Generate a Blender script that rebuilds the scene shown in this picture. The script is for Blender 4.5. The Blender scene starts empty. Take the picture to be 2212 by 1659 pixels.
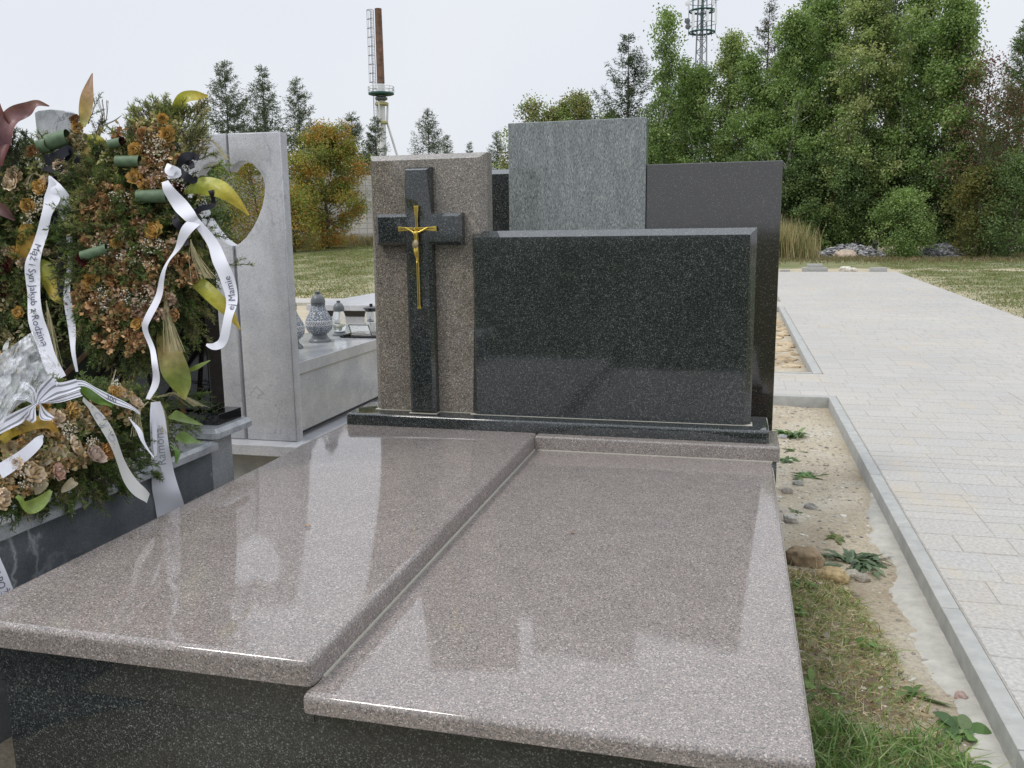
import bpy, bmesh, math, random
import numpy as np
from mathutils import Vector, Matrix
R = math.radians
random.seed(7); rng = np.random.default_rng(7)
scene = bpy.context.scene
col = scene.collection

# ------------------------------------------------------------------ camera
H = 1.5
YAW, PITCH, ROLL, FPX = .2540, -.1722, -.01249, 1876.7       # focal length in px of a 2212 px wide picture
_w = np.array([-math.sin(YAW)*math.cos(PITCH), math.cos(YAW)*math.cos(PITCH), math.sin(PITCH)])
_r0 = np.array([math.cos(YAW), math.sin(YAW), 0.]); _u0 = np.cross(_r0, _w)
_r = _r0*math.cos(ROLL)+_u0*math.sin(ROLL); _u = -_r0*math.sin(ROLL)+_u0*math.cos(ROLL)
CAM = np.array([0., 0., H])
cd = bpy.data.cameras.new('camera'); cam = bpy.data.objects.new('camera', cd); col.objects.link(cam)
cam.matrix_world = Matrix(((_r[0], _u[0], -_w[0], 0), (_r[1], _u[1], -_w[1], 0), (_r[2], _u[2], -_w[2], H), (0, 0, 0, 1)))
cd.sensor_width = 36; cd.lens = FPX/2212*36; cd.clip_start = .02; cd.clip_end = 3000
scene.camera = cam

# ------------------------------------------------------------------ world and sun (bright overcast)
SUN = Vector((-.42, -.42, .80)).normalized()                   # towards the sun
world = bpy.data.worlds.new("World"); scene.world = world; world.use_nodes = True
wt = world.node_tree; wt.nodes.clear()
wn = lambda t, **k: (lambda n: [setattr(n, a, b) for a, b in k.items()] and n or n)(wt.nodes.new(t))
sky = wt.nodes.new('ShaderNodeTexSky'); sky.sky_type = 'NISHITA'; sky.sun_disc = False
sky.sun_elevation = math.asin(SUN.z); sky.sun_rotation = math.atan2(SUN.x, SUN.y); sky.air_density = 1.5; sky.dust_density = 4
tc = wt.nodes.new('ShaderNodeTexCoord'); nz = wt.nodes.new('ShaderNodeTexNoise'); nz.inputs['Scale'].default_value = 1.3; nz.inputs['Detail'].default_value = 3
wt.links.new(tc.outputs['Generated'], nz.inputs['Vector'])
rp = wt.nodes.new('ShaderNodeValToRGB'); rp.color_ramp.elements[0].position = .35; rp.color_ramp.elements[1].position = .7
rp.color_ramp.elements[0].color = (.765, .815, .905, 1); rp.color_ramp.elements[1].color = (.86, .88, .925, 1)
wt.links.new(nz.outputs['Fac'], rp.inputs['Fac'])
mul = wt.nodes.new('ShaderNodeVectorMath'); mul.operation = 'SCALE'; mul.inputs['Scale'].default_value = 10.2
wt.links.new(rp.outputs['Color'], mul.inputs[0])
sx = wt.nodes.new('ShaderNodeSeparateXYZ'); wt.links.new(tc.outputs['Generated'], sx.inputs[0])
zr = wt.nodes.new('ShaderNodeMapRange'); zr.interpolation_type = 'SMOOTHSTEP'; zr.inputs['From Min'].default_value = .22; zr.inputs['From Max'].default_value = .95; zr.inputs['To Min'].default_value = 10.2; zr.inputs['To Max'].default_value = 21.5   # an overcast sky is brightest overhead
wt.links.new(sx.outputs['Z'], zr.inputs['Value']); wt.links.new(zr.outputs['Result'], mul.inputs['Scale'])
mx = wt.nodes.new('ShaderNodeMix'); mx.data_type = 'RGBA'; mx.inputs['Factor'].default_value = .94
wt.links.new(sky.outputs['Color'], mx.inputs['A']); wt.links.new(mul.outputs['Vector'], mx.inputs['B'])
bg = wt.nodes.new('ShaderNodeBackground'); bg.inputs['Strength'].default_value = .1
wt.links.new(mx.outputs['Result'], bg.inputs['Color'])
wo = wt.nodes.new('ShaderNodeOutputWorld'); wt.links.new(bg.outputs['Background'], wo.inputs['Surface'])
sd = bpy.data.lights.new('sun', 'SUN'); sd.energy = 1.3; sd.angle = R(12); sd.color = (1, .95, .88)
sun = bpy.data.objects.new('sun', sd); col.objects.link(sun); sun.rotation_euler = SUN.to_track_quat('Z', 'Y').to_euler()
scene.view_settings.view_transform = 'Standard'; scene.view_settings.look = 'None'
scene.view_settings.exposure = 0; scene.view_settings.gamma = 1

# ------------------------------------------------------------------ helpers
def ray(x, y): return _w*FPX + _r*(x-1106) - _u*(y-829.5)
def at(x, y, Y): d = ray(x, y); return CAM + d*Y/d[1]          # the place at depth Y seen at a photo pixel
def onz(x, y, z): d = ray(x, y); return CAM + d*(z-H)/d[2]
def dirat(x, D, y=500): d = ray(x, y); k = D/math.hypot(d[0], d[1]); return d[0]*k, d[1]*k
def zpx(x, y, D): d = ray(x, y); return H + d[2]/math.hypot(d[0], d[1])*D       # height seen at a photo pixel, D metres away

def tag(o, label=None, cat=None, group=None, kind=None):
    if label: o['label'] = label
    if cat: o['category'] = cat
    if group: o['group'] = group
    if kind: o['kind'] = kind
    return o
def empty(name, loc=(0, 0, 0), label=None, cat=None, group=None):
    o = bpy.data.objects.new(name, None); col.objects.link(o); o.location = loc; o.empty_display_size = .1
    return tag(o, label, cat, group)
def link(name, me, mat, parent=None):
    o = bpy.data.objects.new(name, me); col.objects.link(o)
    if mat and not me.materials: me.materials.append(mat)
    if parent: o.parent = parent
    return o
def base_of(parent):
    v = Vector((0, 0, 0))
    while parent: v += parent.location; parent = parent.parent
    return v
def from_bm(name, bm, mat, parent=None, smooth=None, loc=None):
    """bm is in world coordinates; the mesh is stored relative to its parent (or to loc)."""
    off = base_of(parent) + (Vector(loc) if loc else Vector((0, 0, 0)))
    bmesh.ops.translate(bm, verts=bm.verts, vec=-off)
    me = bpy.data.meshes.new(name); bm.to_mesh(me); bm.free()
    if smooth is not None:
        me.polygons.foreach_set('use_smooth', [True]*len(me.polygons)); me.set_sharp_from_angle(angle=R(smooth))
    o = link(name, me, mat, parent)
    if loc: o.location = loc
    return o
def quads(name, Q, C, mat, parent=None, smooth=False):
    """Q (n,4,3) world coordinates, C (n,3) one colour per face."""
    Q = np.asarray(Q, np.float32); n = len(Q)
    off = np.array(base_of(parent), np.float32)
    me = bpy.data.meshes.new(name); me.vertices.add(n*4); me.vertices.foreach_set('co', (Q.reshape(-1, 3)-off).ravel())
    me.loops.add(n*4); me.loops.foreach_set('vertex_index', np.arange(n*4, dtype=np.int32))
    me.polygons.add(n); me.polygons.foreach_set('loop_start', np.arange(0, n*4, 4, dtype=np.int32))
    me.update(calc_edges=True)
    a = me.attributes.new('col', 'FLOAT_COLOR', 'FACE')
    c = np.ones((n, 4), np.float32); c[:, :3] = C; a.data.foreach_set('color', c.ravel())
    if smooth: me.polygons.foreach_set('use_smooth', [True]*n)
    return link(name, me, mat, parent)
def rand_dirs(n):
    v = rng.normal(size=(n, 3)); return v/np.linalg.norm(v, axis=1)[:, None]
def norm(v): v = np.asarray(v, float); return v/(np.linalg.norm(v, axis=-1, keepdims=True)+1e-9)
def leaf_quads(P, D, L, W):
    """kite leaves from points P along D with length L and width W."""
    n = len(P); side = norm(np.cross(D, rand_dirs(n))); L = np.broadcast_to(L, n)[:, None]; W = np.broadcast_to(W, n)[:, None]
    m = P + D*L*.45
    return np.stack([P, m+side*W*.5, P+D*L, m-side*W*.5], 1)
def pal(n, cols, var=.18):
    cols = np.array(cols, float); i = rng.integers(0, len(cols), n)
    return np.clip(cols[i]*(1+rng.normal(size=(n, 1))*var), 0.002, 1)

def bm_box(bm, x0, x1, y0, y1, z0, z1):
    r = bmesh.ops.create_cube(bm, size=1); v = r['verts']
    for q in v: q.co = Vector(((x0+x1)/2+q.co.x*(x1-x0), (y0+y1)/2+q.co.y*(y1-y0), (z0+z1)/2+q.co.z*(z1-z0)))
    return v
def bevel(bm, sel, w, seg):
    es = [e for e in bm.edges if sel(e)]
    if es: bmesh.ops.bevel(bm, geom=es, offset=w, segments=seg, profile=.5, affect='EDGES', clamp_overlap=True)
def E_(e, ax, val, tol=1e-4): return all(abs(v.co[ax]-val) < tol for v in e.verts)
def block(x0, x1, y0, y1, z0, z1, w=.004, seg=2):
    bm = bmesh.new(); bm_box(bm, x0, x1, y0, y1, z0, z1)
    if w: bevel(bm, lambda e: True, w, seg)
    return bm
def tube_bm(bm, pts, rad, sides=8, cap=True):
    pts = [Vector(p) for p in pts]; n = len(pts)
    rad = rad if hasattr(rad, '__len__') else [rad]*n
    rings = []; ref = Vector((0, 0, 1)) if abs((pts[-1]-pts[0]).normalized().z) < .9 else Vector((1, 0, 0))
    for i, p in enumerate(pts):
        t = (pts[min(i+1, n-1)]-pts[max(i-1, 0)]).normalized(); a = t.cross(ref).normalized(); b = t.cross(a)
        rings.append([bm.verts.new(p+(a*math.cos(k*2*math.pi/sides)+b*math.sin(k*2*math.pi/sides))*rad[i]) for k in range(sides)])
    for i in range(n-1):
        for k in range(sides):
            bm.faces.new((rings[i][k], rings[i][(k+1) % sides], rings[i+1][(k+1) % sides], rings[i+1][k]))
    if cap: bm.faces.new(rings[0][::-1]); bm.faces.new(rings[-1])
    return bm
def lathe_bm(prof, c, seg=32):
    bm = bmesh.new(); rings = []
    for r, z in prof: rings.append([bm.verts.new((c[0]+r*math.cos(k*2*math.pi/seg), c[1]+r*math.sin(k*2*math.pi/seg), c[2]+z)) for k in range(seg)])
    for i in range(len(rings)-1):
        for k in range(seg): bm.faces.new((rings[i][k], rings[i][(k+1) % seg], rings[i+1][(k+1) % seg], rings[i+1][k]))
    bm.faces.new(rings[0][::-1]); bm.faces.new(rings[-1]); return bm
def prism_xz(poly, y0, y1, cham=0, seg=1):
    """outline in X,Z (counter-clockwise seen from the front, -Y) extruded from y0 (front) to y1, front edges chamfered."""
    bm = bmesh.new(); f = bm.faces.new([bm.verts.new((x, y0, z)) for x, z in poly])
    bm.normal_update()
    if f.normal.y > 0: f.normal_flip()
    r = bmesh.ops.extrude_face_region(bm, geom=[f]); vs = [g for g in r['geom'] if isinstance(g, bmesh.types.BMVert)]
    bmesh.ops.translate(bm, verts=vs, vec=(0, y1-y0, 0)); bmesh.ops.recalc_face_normals(bm, faces=bm.faces)
    if cham: bevel(bm, lambda e: E_(e, 1, y0), cham, seg)
    return bm

def deepen(bm, y0, z1, depth):
    """make the top chamfer a long shallow slope."""
    for v in bm.verts:
        if abs(v.co.z-z1) < 1e-4 and y0 < v.co.y < y0+.05: v.co.y = y0+depth
# ------------------------------------------------------------------ materials
def mat_new(name):
    m = bpy.data.materials.new(name); m.use_nodes = True; nt = m.node_tree
    b = nt.nodes['Principled BSDF']; return m, nt, b
def N(nt, t, **k):
    n = nt.nodes.new(t)
    for a, b in k.items():
        if a.startswith('i_'): n.inputs[a[2:].replace('_', ' ')].default_value = b
        else: setattr(n, a, b)
    return n
def ramp(nt, src, stops, interp='LINEAR'):
    r = nt.nodes.new('ShaderNodeValToRGB'); cr = r.color_ramp; cr.interpolation = interp
    while len(cr.elements) < len(stops): cr.elements.new(.5)
    for e, (p, c) in zip(cr.elements, stops): e.position = p; e.color = (*c, 1) if len(c) == 3 else c
    nt.links.new(src, r.inputs['Fac']); return r.outputs['Color']
def mixc(nt, a, b, f, mode='MIX'):
    m = N(nt, 'ShaderNodeMix', data_type='RGBA', blend_type=mode)
    for s, v in (('A', a), ('B', b), ('Factor', f)):
        if hasattr(v, 'links'): nt.links.new(v, m.inputs[s])
        else: m.inputs[s].default_value = (*v, 1) if isinstance(v, tuple) else v
    return m.outputs['Result']
def coords(nt, scale=(1, 1, 1)):
    t = N(nt, 'ShaderNodeTexCoord'); mp = N(nt, 'ShaderNodeMapping'); mp.inputs['Scale'].default_value = scale
    nt.links.new(t.outputs['Object'], mp.inputs['Vector']); return mp.outputs['Vector']
def noise(nt, vec, scale, detail=3, rough=.5):
    n = N(nt, 'ShaderNodeTexNoise'); n.inputs['Scale'].default_value = scale; n.inputs['Detail'].default_value = detail; n.inputs['Roughness'].default_value = rough
    nt.links.new(vec, n.inputs['Vector']); return n.outputs['Fac']
def voro(nt, vec, scale, out='Color'):
    n = N(nt, 'ShaderNodeTexVoronoi'); n.inputs['Scale'].default_value = scale; nt.links.new(vec, n.inputs['Vector']); return n.outputs[out]
def bump(nt, b, h, strength=.2, dist=.01):
    n = N(nt, 'ShaderNodeBump'); n.inputs['Strength'].default_value = strength; n.inputs['Distance'].default_value = dist
    nt.links.new(h, n.inputs['Height']); nt.links.new(n.outputs['Normal'], b.inputs['Normal'])
def sepr(nt, c):
    s = N(nt, 'ShaderNodeSeparateColor'); nt.links.new(c, s.inputs['Color']); return s.outputs['Red']
def granite(name, stops, grain=230, scale=(1, 1, 1), rough=.05, ior=1.55, mottle=.25, mscale=9, gain=1.):
    stops = [(p, tuple(c*gain for c in q)) for p, q in stops]
    m, nt, b = mat_new(name); v = coords(nt, scale)
    warp = N(nt, 'ShaderNodeTexNoise'); warp.inputs['Scale'].default_value = grain*.6; nt.links.new(v, warp.inputs['Vector'])
    wv = N(nt, 'ShaderNodeVectorMath', operation='MULTIPLY_ADD'); nt.links.new(warp.outputs['Color'], wv.inputs[0]); wv.inputs[1].default_value = (.004,)*3; nt.links.new(v, wv.inputs[2])
    g = sepr(nt, voro(nt, wv.outputs['Vector'], grain)); c = ramp(nt, g, stops, 'CONSTANT')
    mo = ramp(nt, noise(nt, v, mscale, 5, .6), [(.3, (1-mottle,)*3), (.7, (1+mottle*.6,)*3)])
    c = mixc(nt, c, mo, 1.0, 'MULTIPLY'); nt.links.new(c, b.inputs['Base Color'])
    r = N(nt, 'ShaderNodeMapRange'); r.inputs['To Min'].default_value = rough*.3; r.inputs['To Max'].default_value = rough*2.2
    nt.links.new(noise(nt, v, 2.5, 9, .7), r.inputs['Value']); nt.links.new(r.outputs['Result'], b.inputs['Roughness'])
    b.inputs['IOR'].default_value = ior; return m
M = {}
M['brown'] = granite('brown_granite', [(0, (.080, .076, .074)), (.14, (.124, .112, .105)), (.36, (.162, .142, .130)), (.6, (.194, .168, .152)), (.82, (.236, .195, .175)), (.94, (.33, .30, .28))], 330, mottle=.08, gain=1.34)
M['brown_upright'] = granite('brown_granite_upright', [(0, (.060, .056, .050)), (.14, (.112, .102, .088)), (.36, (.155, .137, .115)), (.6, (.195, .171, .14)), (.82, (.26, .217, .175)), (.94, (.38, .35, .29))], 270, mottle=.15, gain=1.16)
M['black'] = granite('black_granite', [(0, (.010, .0115, .013)), (.35, (.017, .020, .022)), (.60, (.028, .032, .032)), (.80, (.052, .059, .055)), (.94, (.12, .132, .115))], 310, mottle=.25, mscale=5, gain=1.2, ior=1.68)
M['green_grey'] = granite('streaky_grey_granite', [(0, (.085, .098, .098)), (.25, (.135, .150, .148)), (.5, (.172, .187, .183)), (.78, (.215, .23, .222)), (.94, (.29, .30, .285))], 260, (1.7, 1, .38), mottle=.2, mscale=14, rough=.09, gain=1.3)
M['plain_dark'] = granite('dark_grey_granite', [(0, (.020, .017, .014)), (.35, (.028, .024, .020)), (.8, (.040, .034, .028)), (.95, (.10, .095, .085))], 280, mottle=.12, ior=1.85)
def veined(name, c0, c1, vein, spots=.08, scale=1., rough=.3, vw=.03):
    m, nt, b = mat_new(name); v = coords(nt, (1, 1, 1)); n1 = noise(nt, v, 3.2*scale, 8, .62)
    c = ramp(nt, n1, [(.3, c0), (.68, c1)])
    fine = ramp(nt, noise(nt, v, 160, 3, .7), [(.3, (.72,)*3), (.7, (1.18,)*3)]); c = mixc(nt, c, fine, 1.0, 'MULTIPLY')
    w = N(nt, 'ShaderNodeTexNoise'); w.inputs['Scale'].default_value = 2.3*scale; w.inputs['Detail'].default_value = 6; w.inputs['Distortion'].default_value = 1.5; nt.links.new(v, w.inputs['Vector'])
    a = N(nt, 'ShaderNodeMath', operation='SUBTRACT'); nt.links.new(w.outputs['Fac'], a.inputs[0]); a.inputs[1].default_value = .5
    ab = N(nt, 'ShaderNodeMath', operation='ABSOLUTE'); nt.links.new(a.outputs[0], ab.inputs[0])
    vm = ramp(nt, ab.outputs[0], [(0, (1,)*3), (vw, (0,)*3)]); gate = ramp(nt, noise(nt, v, 1.7*scale, 2), [(.45, (0,)*3), (.62, (.8,)*3)])
    vm = mixc(nt, vm, gate, 1.0, 'MULTIPLY'); c = mixc(nt, c, vein, vm)
    sp = ramp(nt, voro(nt, v, 60, 'Distance'), [(spots, (0,)*3), (spots+.06, (1,)*3)])
    gate2 = ramp(nt, noise(nt, v, 6, 4), [(.42, (1,)*3), (.6, (0,)*3)]); sp = mixc(nt, sp, gate2, 1.0, 'SCREEN')
    c = mixc(nt, c, mixc(nt, (.42, .42, .44), (1., 1., 1.), sp), 1.0, 'MULTIPLY')
    nt.links.new(c, b.inputs['Base Color']); b.inputs['Roughness'].default_value = rough; return m
M['light_granite'] = veined('pale_grey_granite', (.38, .385, .405), (.51, .51, .52), (.26, .265, .285), .10, 1.5, .28, .02)
M['tomb_grey'] = veined('cloudy_grey_granite', (.27, .285, .30), (.43, .43, .43), (.47, .465, .455), .05, 1.3, .16, .012)
M['blue_grey'] = veined('dark_veined_granite', (.09, .10, .11), (.20, .215, .225), (.46, .47, .49), .02, .8, .22, .035)
M['streak_edge'] = veined('streaked_light_granite', (.20, .215, .23), (.44, .455, .47), (.10, .105, .12), .02, 2.2, .2)
M['gloss_black'] = granite('polished_black', [(0, (.004, .004, .005)), (.7, (.007, .007, .008)), (.97, (.03, .03, .03))], 300, rough=.05)
def simple(name, c, rough=.5, metal=0, spec=None, nscale=0, namt=.15, trans=0, bscale=0, bstr=.3):
    m, nt, b = mat_new(name); b.inputs['Base Color'].default_value = (*c, 1); b.inputs['Roughness'].default_value = rough; b.inputs['Metallic'].default_value = metal
    if nscale:
        v = coords(nt); cc = ramp(nt, noise(nt, v, nscale, 5, .6), [(.3, tuple(x*(1-namt) for x in c)), (.7, tuple(min(1, x*(1+namt)) for x in c))]); nt.links.new(cc, b.inputs['Base Color'])
    if bscale: bump(nt, b, noise(nt, coords(nt), bscale, 4, .6), bstr, .01)
    return m
M['brass'] = simple('brass', (.62, .45, .10), .28, .9, nscale=60, namt=.2)
M['brass_dark'] = simple('brass_recess', (.03, .025, .015), .5)
M['silver_stain'] = simple('brass_loincloth', (.36, .29, .18), .4, .8)
M['joint'] = simple('pale_joint_filler', (.42, .40, .34), .7)
M['kerb'] = simple('concrete_kerb', (.345, .345, .325), .85, nscale=14, namt=.14, bscale=120, bstr=.25)
M['concrete'] = simple('old_concrete', (.30, .30, .28), .9, nscale=9, namt=.2, bscale=80, bstr=.3)
def attr_mat(name, rough=.6, trans=.0, nscale=0, spec=.3, bscale=0, tint=(1.1, 1.15, .6)):
    m, nt, b = mat_new(name); a = N(nt, 'ShaderNodeAttribute', attribute_name='col'); c = a.outputs['Color']
    if nscale: c = mixc(nt, c, ramp(nt, noise(nt, coords(nt), nscale, 4, .65), [(.3, (.75,)*3), (.7, (1.2,)*3)]), 1.0, 'MULTIPLY')
    nt.links.new(c, b.inputs['Base Color']); b.inputs['Roughness'].default_value = rough; b.inputs['Specular IOR Level'].default_value = spec
    if bscale: bump(nt, b, noise(nt, coords(nt), bscale, 4, .6), .25, .004)
    if trans:
        t = N(nt, 'ShaderNodeBsdfTranslucent'); nt.links.new(mixc(nt, c, tint, 1.0, 'MULTIPLY'), t.inputs['Color'])
        ms = N(nt, 'ShaderNodeMixShader'); ms.inputs['Fac'].default_value = trans
        nt.links.new(b.outputs['BSDF'], ms.inputs[1]); nt.links.new(t.outputs['BSDF'], ms.inputs[2]); nt.links.new(ms.outputs['Shader'], nt.nodes['Material Output'].inputs['Surface'])
    return m
M['leaf'] = attr_mat('foliage', .55, .35)
M['dry'] = attr_mat('dried_flowers', .85, .12, tint=(1.2, 1, .8))
M['waxleaf'] = attr_mat('waxed_leaf', .4, .3, spec=.5, nscale=25)
M['paver'] = attr_mat('paving_blocks', .85, 0, nscale=60, spec=.25, bscale=150)
nt = M['paver'].node_tree; b = nt.nodes['Principled BSDF']; src = b.inputs['Base Color'].links[0].from_socket
st = ramp(nt, noise(nt, coords(nt, (1.2, .55, 1)), 1.1, 9, .72), [(.54, (0,)*3), (.76, (.8,)*3)])
wv = ramp(nt, noise(nt, coords(nt), .35, 4, .6), [(.3, (.93, .93, .94)), (.7, (1.06, 1.05, 1.03))])
nt.links.new(mixc(nt, mixc(nt, src, wv, 1.0, 'MULTIPLY'), (.46, .39, .27), st), b.inputs['Base Color'])
M['stone_bits'] = attr_mat('rubble_stone', .9, 0, nscale=8)
M['satin'] = attr_mat('satin_ribbon', .6, .12, spec=.25, tint=(1, 1, 1))
M['ink'] = simple('black_ribbon_print', (.10, .10, .15), .6)
M['ink_grey'] = simple('ghosted_ribbon_print', (.35, .36, .42), .6)
M['bark'] = simple('grey_brown_bark', (.09, .075, .06), .9, nscale=6, namt=.4, bscale=14)
M['birch'] = simple('pale_birch_bark', (.42, .41, .38), .8, nscale=5, namt=.5)
M['gm_grey'] = simple('painted_grey_metal', (.10, .11, .115), .35, nscale=5, namt=.15)
M['mast'] = simple('galvanised_steel', (.26, .29, .31), .5, .3)
M['mast_green'] = simple('green_platform_paint', (.03, .10, .09), .6)
M['panel'] = simple('white_antenna_cover', (.75, .75, .75), .5)
M['rust'] = simple('rusty_chimney_steel', (.155, .085, .055), .8, nscale=1.5, namt=.45)
M['white_steel'] = simple('white_painted_steel', (.62, .62, .60), .6, nscale=1, namt=.15)
M['yellow_steel'] = simple('yellowed_steel_band', (.42, .38, .16), .7)
M['red_paint'] = simple('faded_red_board', (.16, .05, .035), .8, nscale=6, namt=.3)
M['graffiti'] = simple('yellow_spray_paint', (.55, .50, .08), .9, nscale=3, namt=.3)

# ------------------------------------------------------------------ ground
def sm(a, b, x): t = np.clip((x-a)/(b-a), 0, 1); return t*t*(3-2*t)
def gz(x, y):
    """terrain height: level by the graves, rising about a metre towards the far left."""
    x = np.asarray(x, float); y = np.asarray(y, float)
    z = -.10 + .02*np.sin(x*3.1+y*1.7)*np.cos(y*2.3-x)*(1-sm(.6, .85, x)*sm(40, 20, y))
    z = z + 1.10*sm(16, 40, y)*sm(-4, -12, x - 0*y)
    z = z + .055*sm(2.0, 4.5, x - .044*(y-16) - 2.6 + .6)*0
    edge = x-(4.61+.0443*(y-16)); out = sm(0, .5, edge)
    z = z + .07*out + .09*sm(32.9, 34, y)*(1-out)*sm(-1, .9, x)
    # heap of soil and weeds against the grave on the right
    z = z + .045*np.exp(-((x-.33)/.16)**2)*sm(1.5, 2.5, y)*sm(4.6, 3.8, y)
    return z
def axis(segs):
    a = []
    for s, e, n in segs: a += list(np.linspace(s, e, n, endpoint=False))
    return np.array(a+[segs[-1][1]])
xs = axis([(-900, -80, 14), (-80, -12, 60), (-12, 0, 70), (0, .95, 40), (.95, 8, 40), (8, 60, 50), (60, 900, 14)])
ys = axis([(-900, -20, 10), (-20, 1, 20), (1, 9.7, 200), (9.7, 20, 120), (20, 80, 120), (80, 1500, 24)])
X, Y = np.meshgrid(xs, ys); Z = gz(X, Y)
nx, ny = len(xs), len(ys)
me = bpy.data.meshes.new('ground'); me.vertices.add(nx*ny); me.vertices.foreach_set('co', np.stack([X, Y, Z], -1).astype(np.float32).ravel())
i = np.arange((nx-1)*(ny-1)); r_, c_ = i//(nx-1), i % (nx-1); a0 = r_*nx+c_
F = np.stack([a0, a0+1, a0+nx+1, a0+nx], 1).astype(np.int32)
me.loops.add(len(F)*4); me.loops.foreach_set('vertex_index', F.ravel()); me.polygons.add(len(F)); me.polygons.foreach_set('loop_start', np.arange(0, len(F)*4, 4, dtype=np.int32)); me.update(calc_edges=True)
me.polygons.foreach_set('use_smooth', [True]*len(F))
def attr(me, name, vals):
    a = me.attributes.new(name, 'FLOAT', 'POINT'); a.data.foreach_set('value', np.asarray(vals, np.float32).ravel())
grass = sm(12, 20, Y)*sm(.5, -1.5, X) + sm(33, 35, Y) + sm(0, .4, X-(4.61+.0443*(Y-16)))
grass = np.clip(grass+sm(1.2, .2, Y)+sm(-2.6, -4.2, X)*.7*sm(12, 4, Y), 0, 1)
sandy = sm(22, 18, Y)*.22*sm(0, -2, X) - .1*sm(20, 26, Y)*sm(0, -2, X) + np.exp(-((Y-34.8)/1.1)**2)*.34*sm(0, 1, X) + sm(2.6, .2, X-(4.61+.0443*(Y-16)))*.16*sm(33, 31, Y)
attr(me, 'grass', grass); attr(me, 'sandy', np.clip(sandy, -.2, 1)); attr(me, 'rear_dark', sm(1.2, .3, Y)); attr(me, 'soil', sm(.66, .5, X)*sm(2.0, 2.4, Y)*sm(4.2, 3.9, Y)*sm(0, .1, X))  # last-but-one mask: out-of-view ground behind the camera, added to darken reflections
attr(me, 'brownish', np.clip(sm(40, 52, Y)*.8, 0, 1)*sm(-40, 0, X)+sm(34, 38, Y)*sm(-8, -14, X)*.4)
track = np.exp(-((Y-40+.0*(X))/2.2)**2)*sm(9, 14, X); attr(me, 'track', np.clip(track, 0, 1)*.75)
m, nt, b = mat_new('ground_soil_and_grass'); v = coords(nt)
at_ = lambda n: N(nt, 'ShaderNodeAttribute', attribute_name=n).outputs['Fac']
sand = ramp(nt, noise(nt, v, 1.6, 8, .65), [(.3, (.33, .27, .19)), (.52, (.46, .40, .30)), (.75, (.50, .47, .40))])
sand = mixc(nt, sand, ramp(nt, noise(nt, v, 55, 4, .7), [(.3, (.70,)*3), (.6, (1.1,)*3)]), 1.0, 'MULTIPLY')
gr = ramp(nt, noise(nt, v, .9, 8, .7), [(.25, (.105, .135, .05)), (.5, (.175, .185, .085)), (.75, (.25, .235, .13))])
gr = mixc(nt, gr, ramp(nt, noise(nt, v, 14, 6, .75), [(.3, (.55,)*3), (.7, (1.3,)*3)]), 1.0, 'MULTIPLY')
gr = mixc(nt, gr, (.19, .165, .11), at_('brownish'))
a = N(nt, 'ShaderNodeMath', operation='ADD'); nt.links.new(noise(nt, coords(nt, (.8, 1., 1)), 1.7, 12, .82), a.inputs[0]); nt.links.new(at_('sandy'), a.inputs[1])
patch = ramp(nt, a.outputs[0], [(.52, (0,)*3), (.76, (.85,)*3)])
sand_far = mixc(nt, sand, (.50, .42, .30), .5)
gr = mixc(nt, gr, sand_far, patch); gr = mixc(nt, gr, (.42, .42, .41), at_('track'))
sf = N(nt, 'ShaderNodeMath', operation='MULTIPLY'); nt.links.new(at_('soil'), sf.inputs[0]); nt.links.new(ramp(nt, noise(nt, v, 9, 5), [(.35, (.3,)*3), (.6, (1,)*3)]), sf.inputs[1])
sand2 = mixc(nt, sand, (.17, .125, .085), sf.outputs[0])
c = mixc(nt, mixc(nt, sand2, gr, at_('grass')), mixc(nt, (.022, .036, .012), (.05, .07, .025), noise(nt, v, 6, 5)), at_('rear_dark')); nt.links.new(c, b.inputs['Base Color']); b.inputs['Roughness'].default_value = .95; b.inputs['Specular IOR Level'].default_value = .15  # unseen ground behind the camera coloured dark so polished stone mirrors something dark
bump(nt, b, noise(nt, v, 30, 8, .75), .9, .02)
tag(link('ground', me, m), kind='structure')

# ------------------------------------------------------------------ paved path and kerbs
def xr(y): return 4.61+.0443*(y-16)
Q = []; Cc = []; g = .0020
def paver(x0, x1, y0, y1):
    dz = random.gauss(0, .0006); tilt = random.gauss(0, .0004); z = dz
    x0 += g; x1 -= g; y0 += g; y1 -= g; e = .004
    top = [(x0+e, y0+e, z-tilt), (x1-e, y0+e, z+tilt), (x1-e, y1-e, z+tilt), (x0+e, y1-e, z-tilt)]
    bot = [(x0, y0, z-.004), (x1, y0, z-.004), (x1, y1, z-.004), (x0, y1, z-.004)]
    k = 1+random.gauss(0, .016); w = random.gauss(0, .003)
    c = (.405*k+w, .390*k, .362*k-w)
    Q.append(top); Cc.append(c)
    for a in range(4):
        b_ = (a+1) % 4; Q.append([bot[a], bot[b_], top[b_], top[a]]); Cc.append(tuple(q*.9 for q in c))
y = .8
while y < 32.9:
    h = .24 if random.random() < .62 else .12
    if y < 8.262 < y+h+.1: h = 8.262-y
    left = .905; right = xr(y)
    segs = [(left, right)]
    if 8.261 <= y and y+h <= 9.56: segs = [(-9., right)]
    if 17.9 <= y and y+h <= 19.3: segs = [(-16., right)]
    for l, r_ in segs:
        x = l
        while x < r_-.02:
            L = random.choice((.16, .24, .24, .36)) if h > .13 else random.choice((.24, .36, .36))
            if r_-x-L < .1: L = r_-x
            paver(x, x+L, y, y+h); x += L
    y += h
quads('path', Q, Cc, M['paver']).__setitem__('kind', 'structure')
bm = bmesh.new(); bm_box(bm, .905, 1.05, .8, 32.9, -.16, -.0035)
vs = bm_box(bm, 1.05, 4.7, .8, 32.9, -.16, -.0035)
for q in vs:
    if q.co.x > 4: q.co.x = xr(q.co.y)-.01
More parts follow.
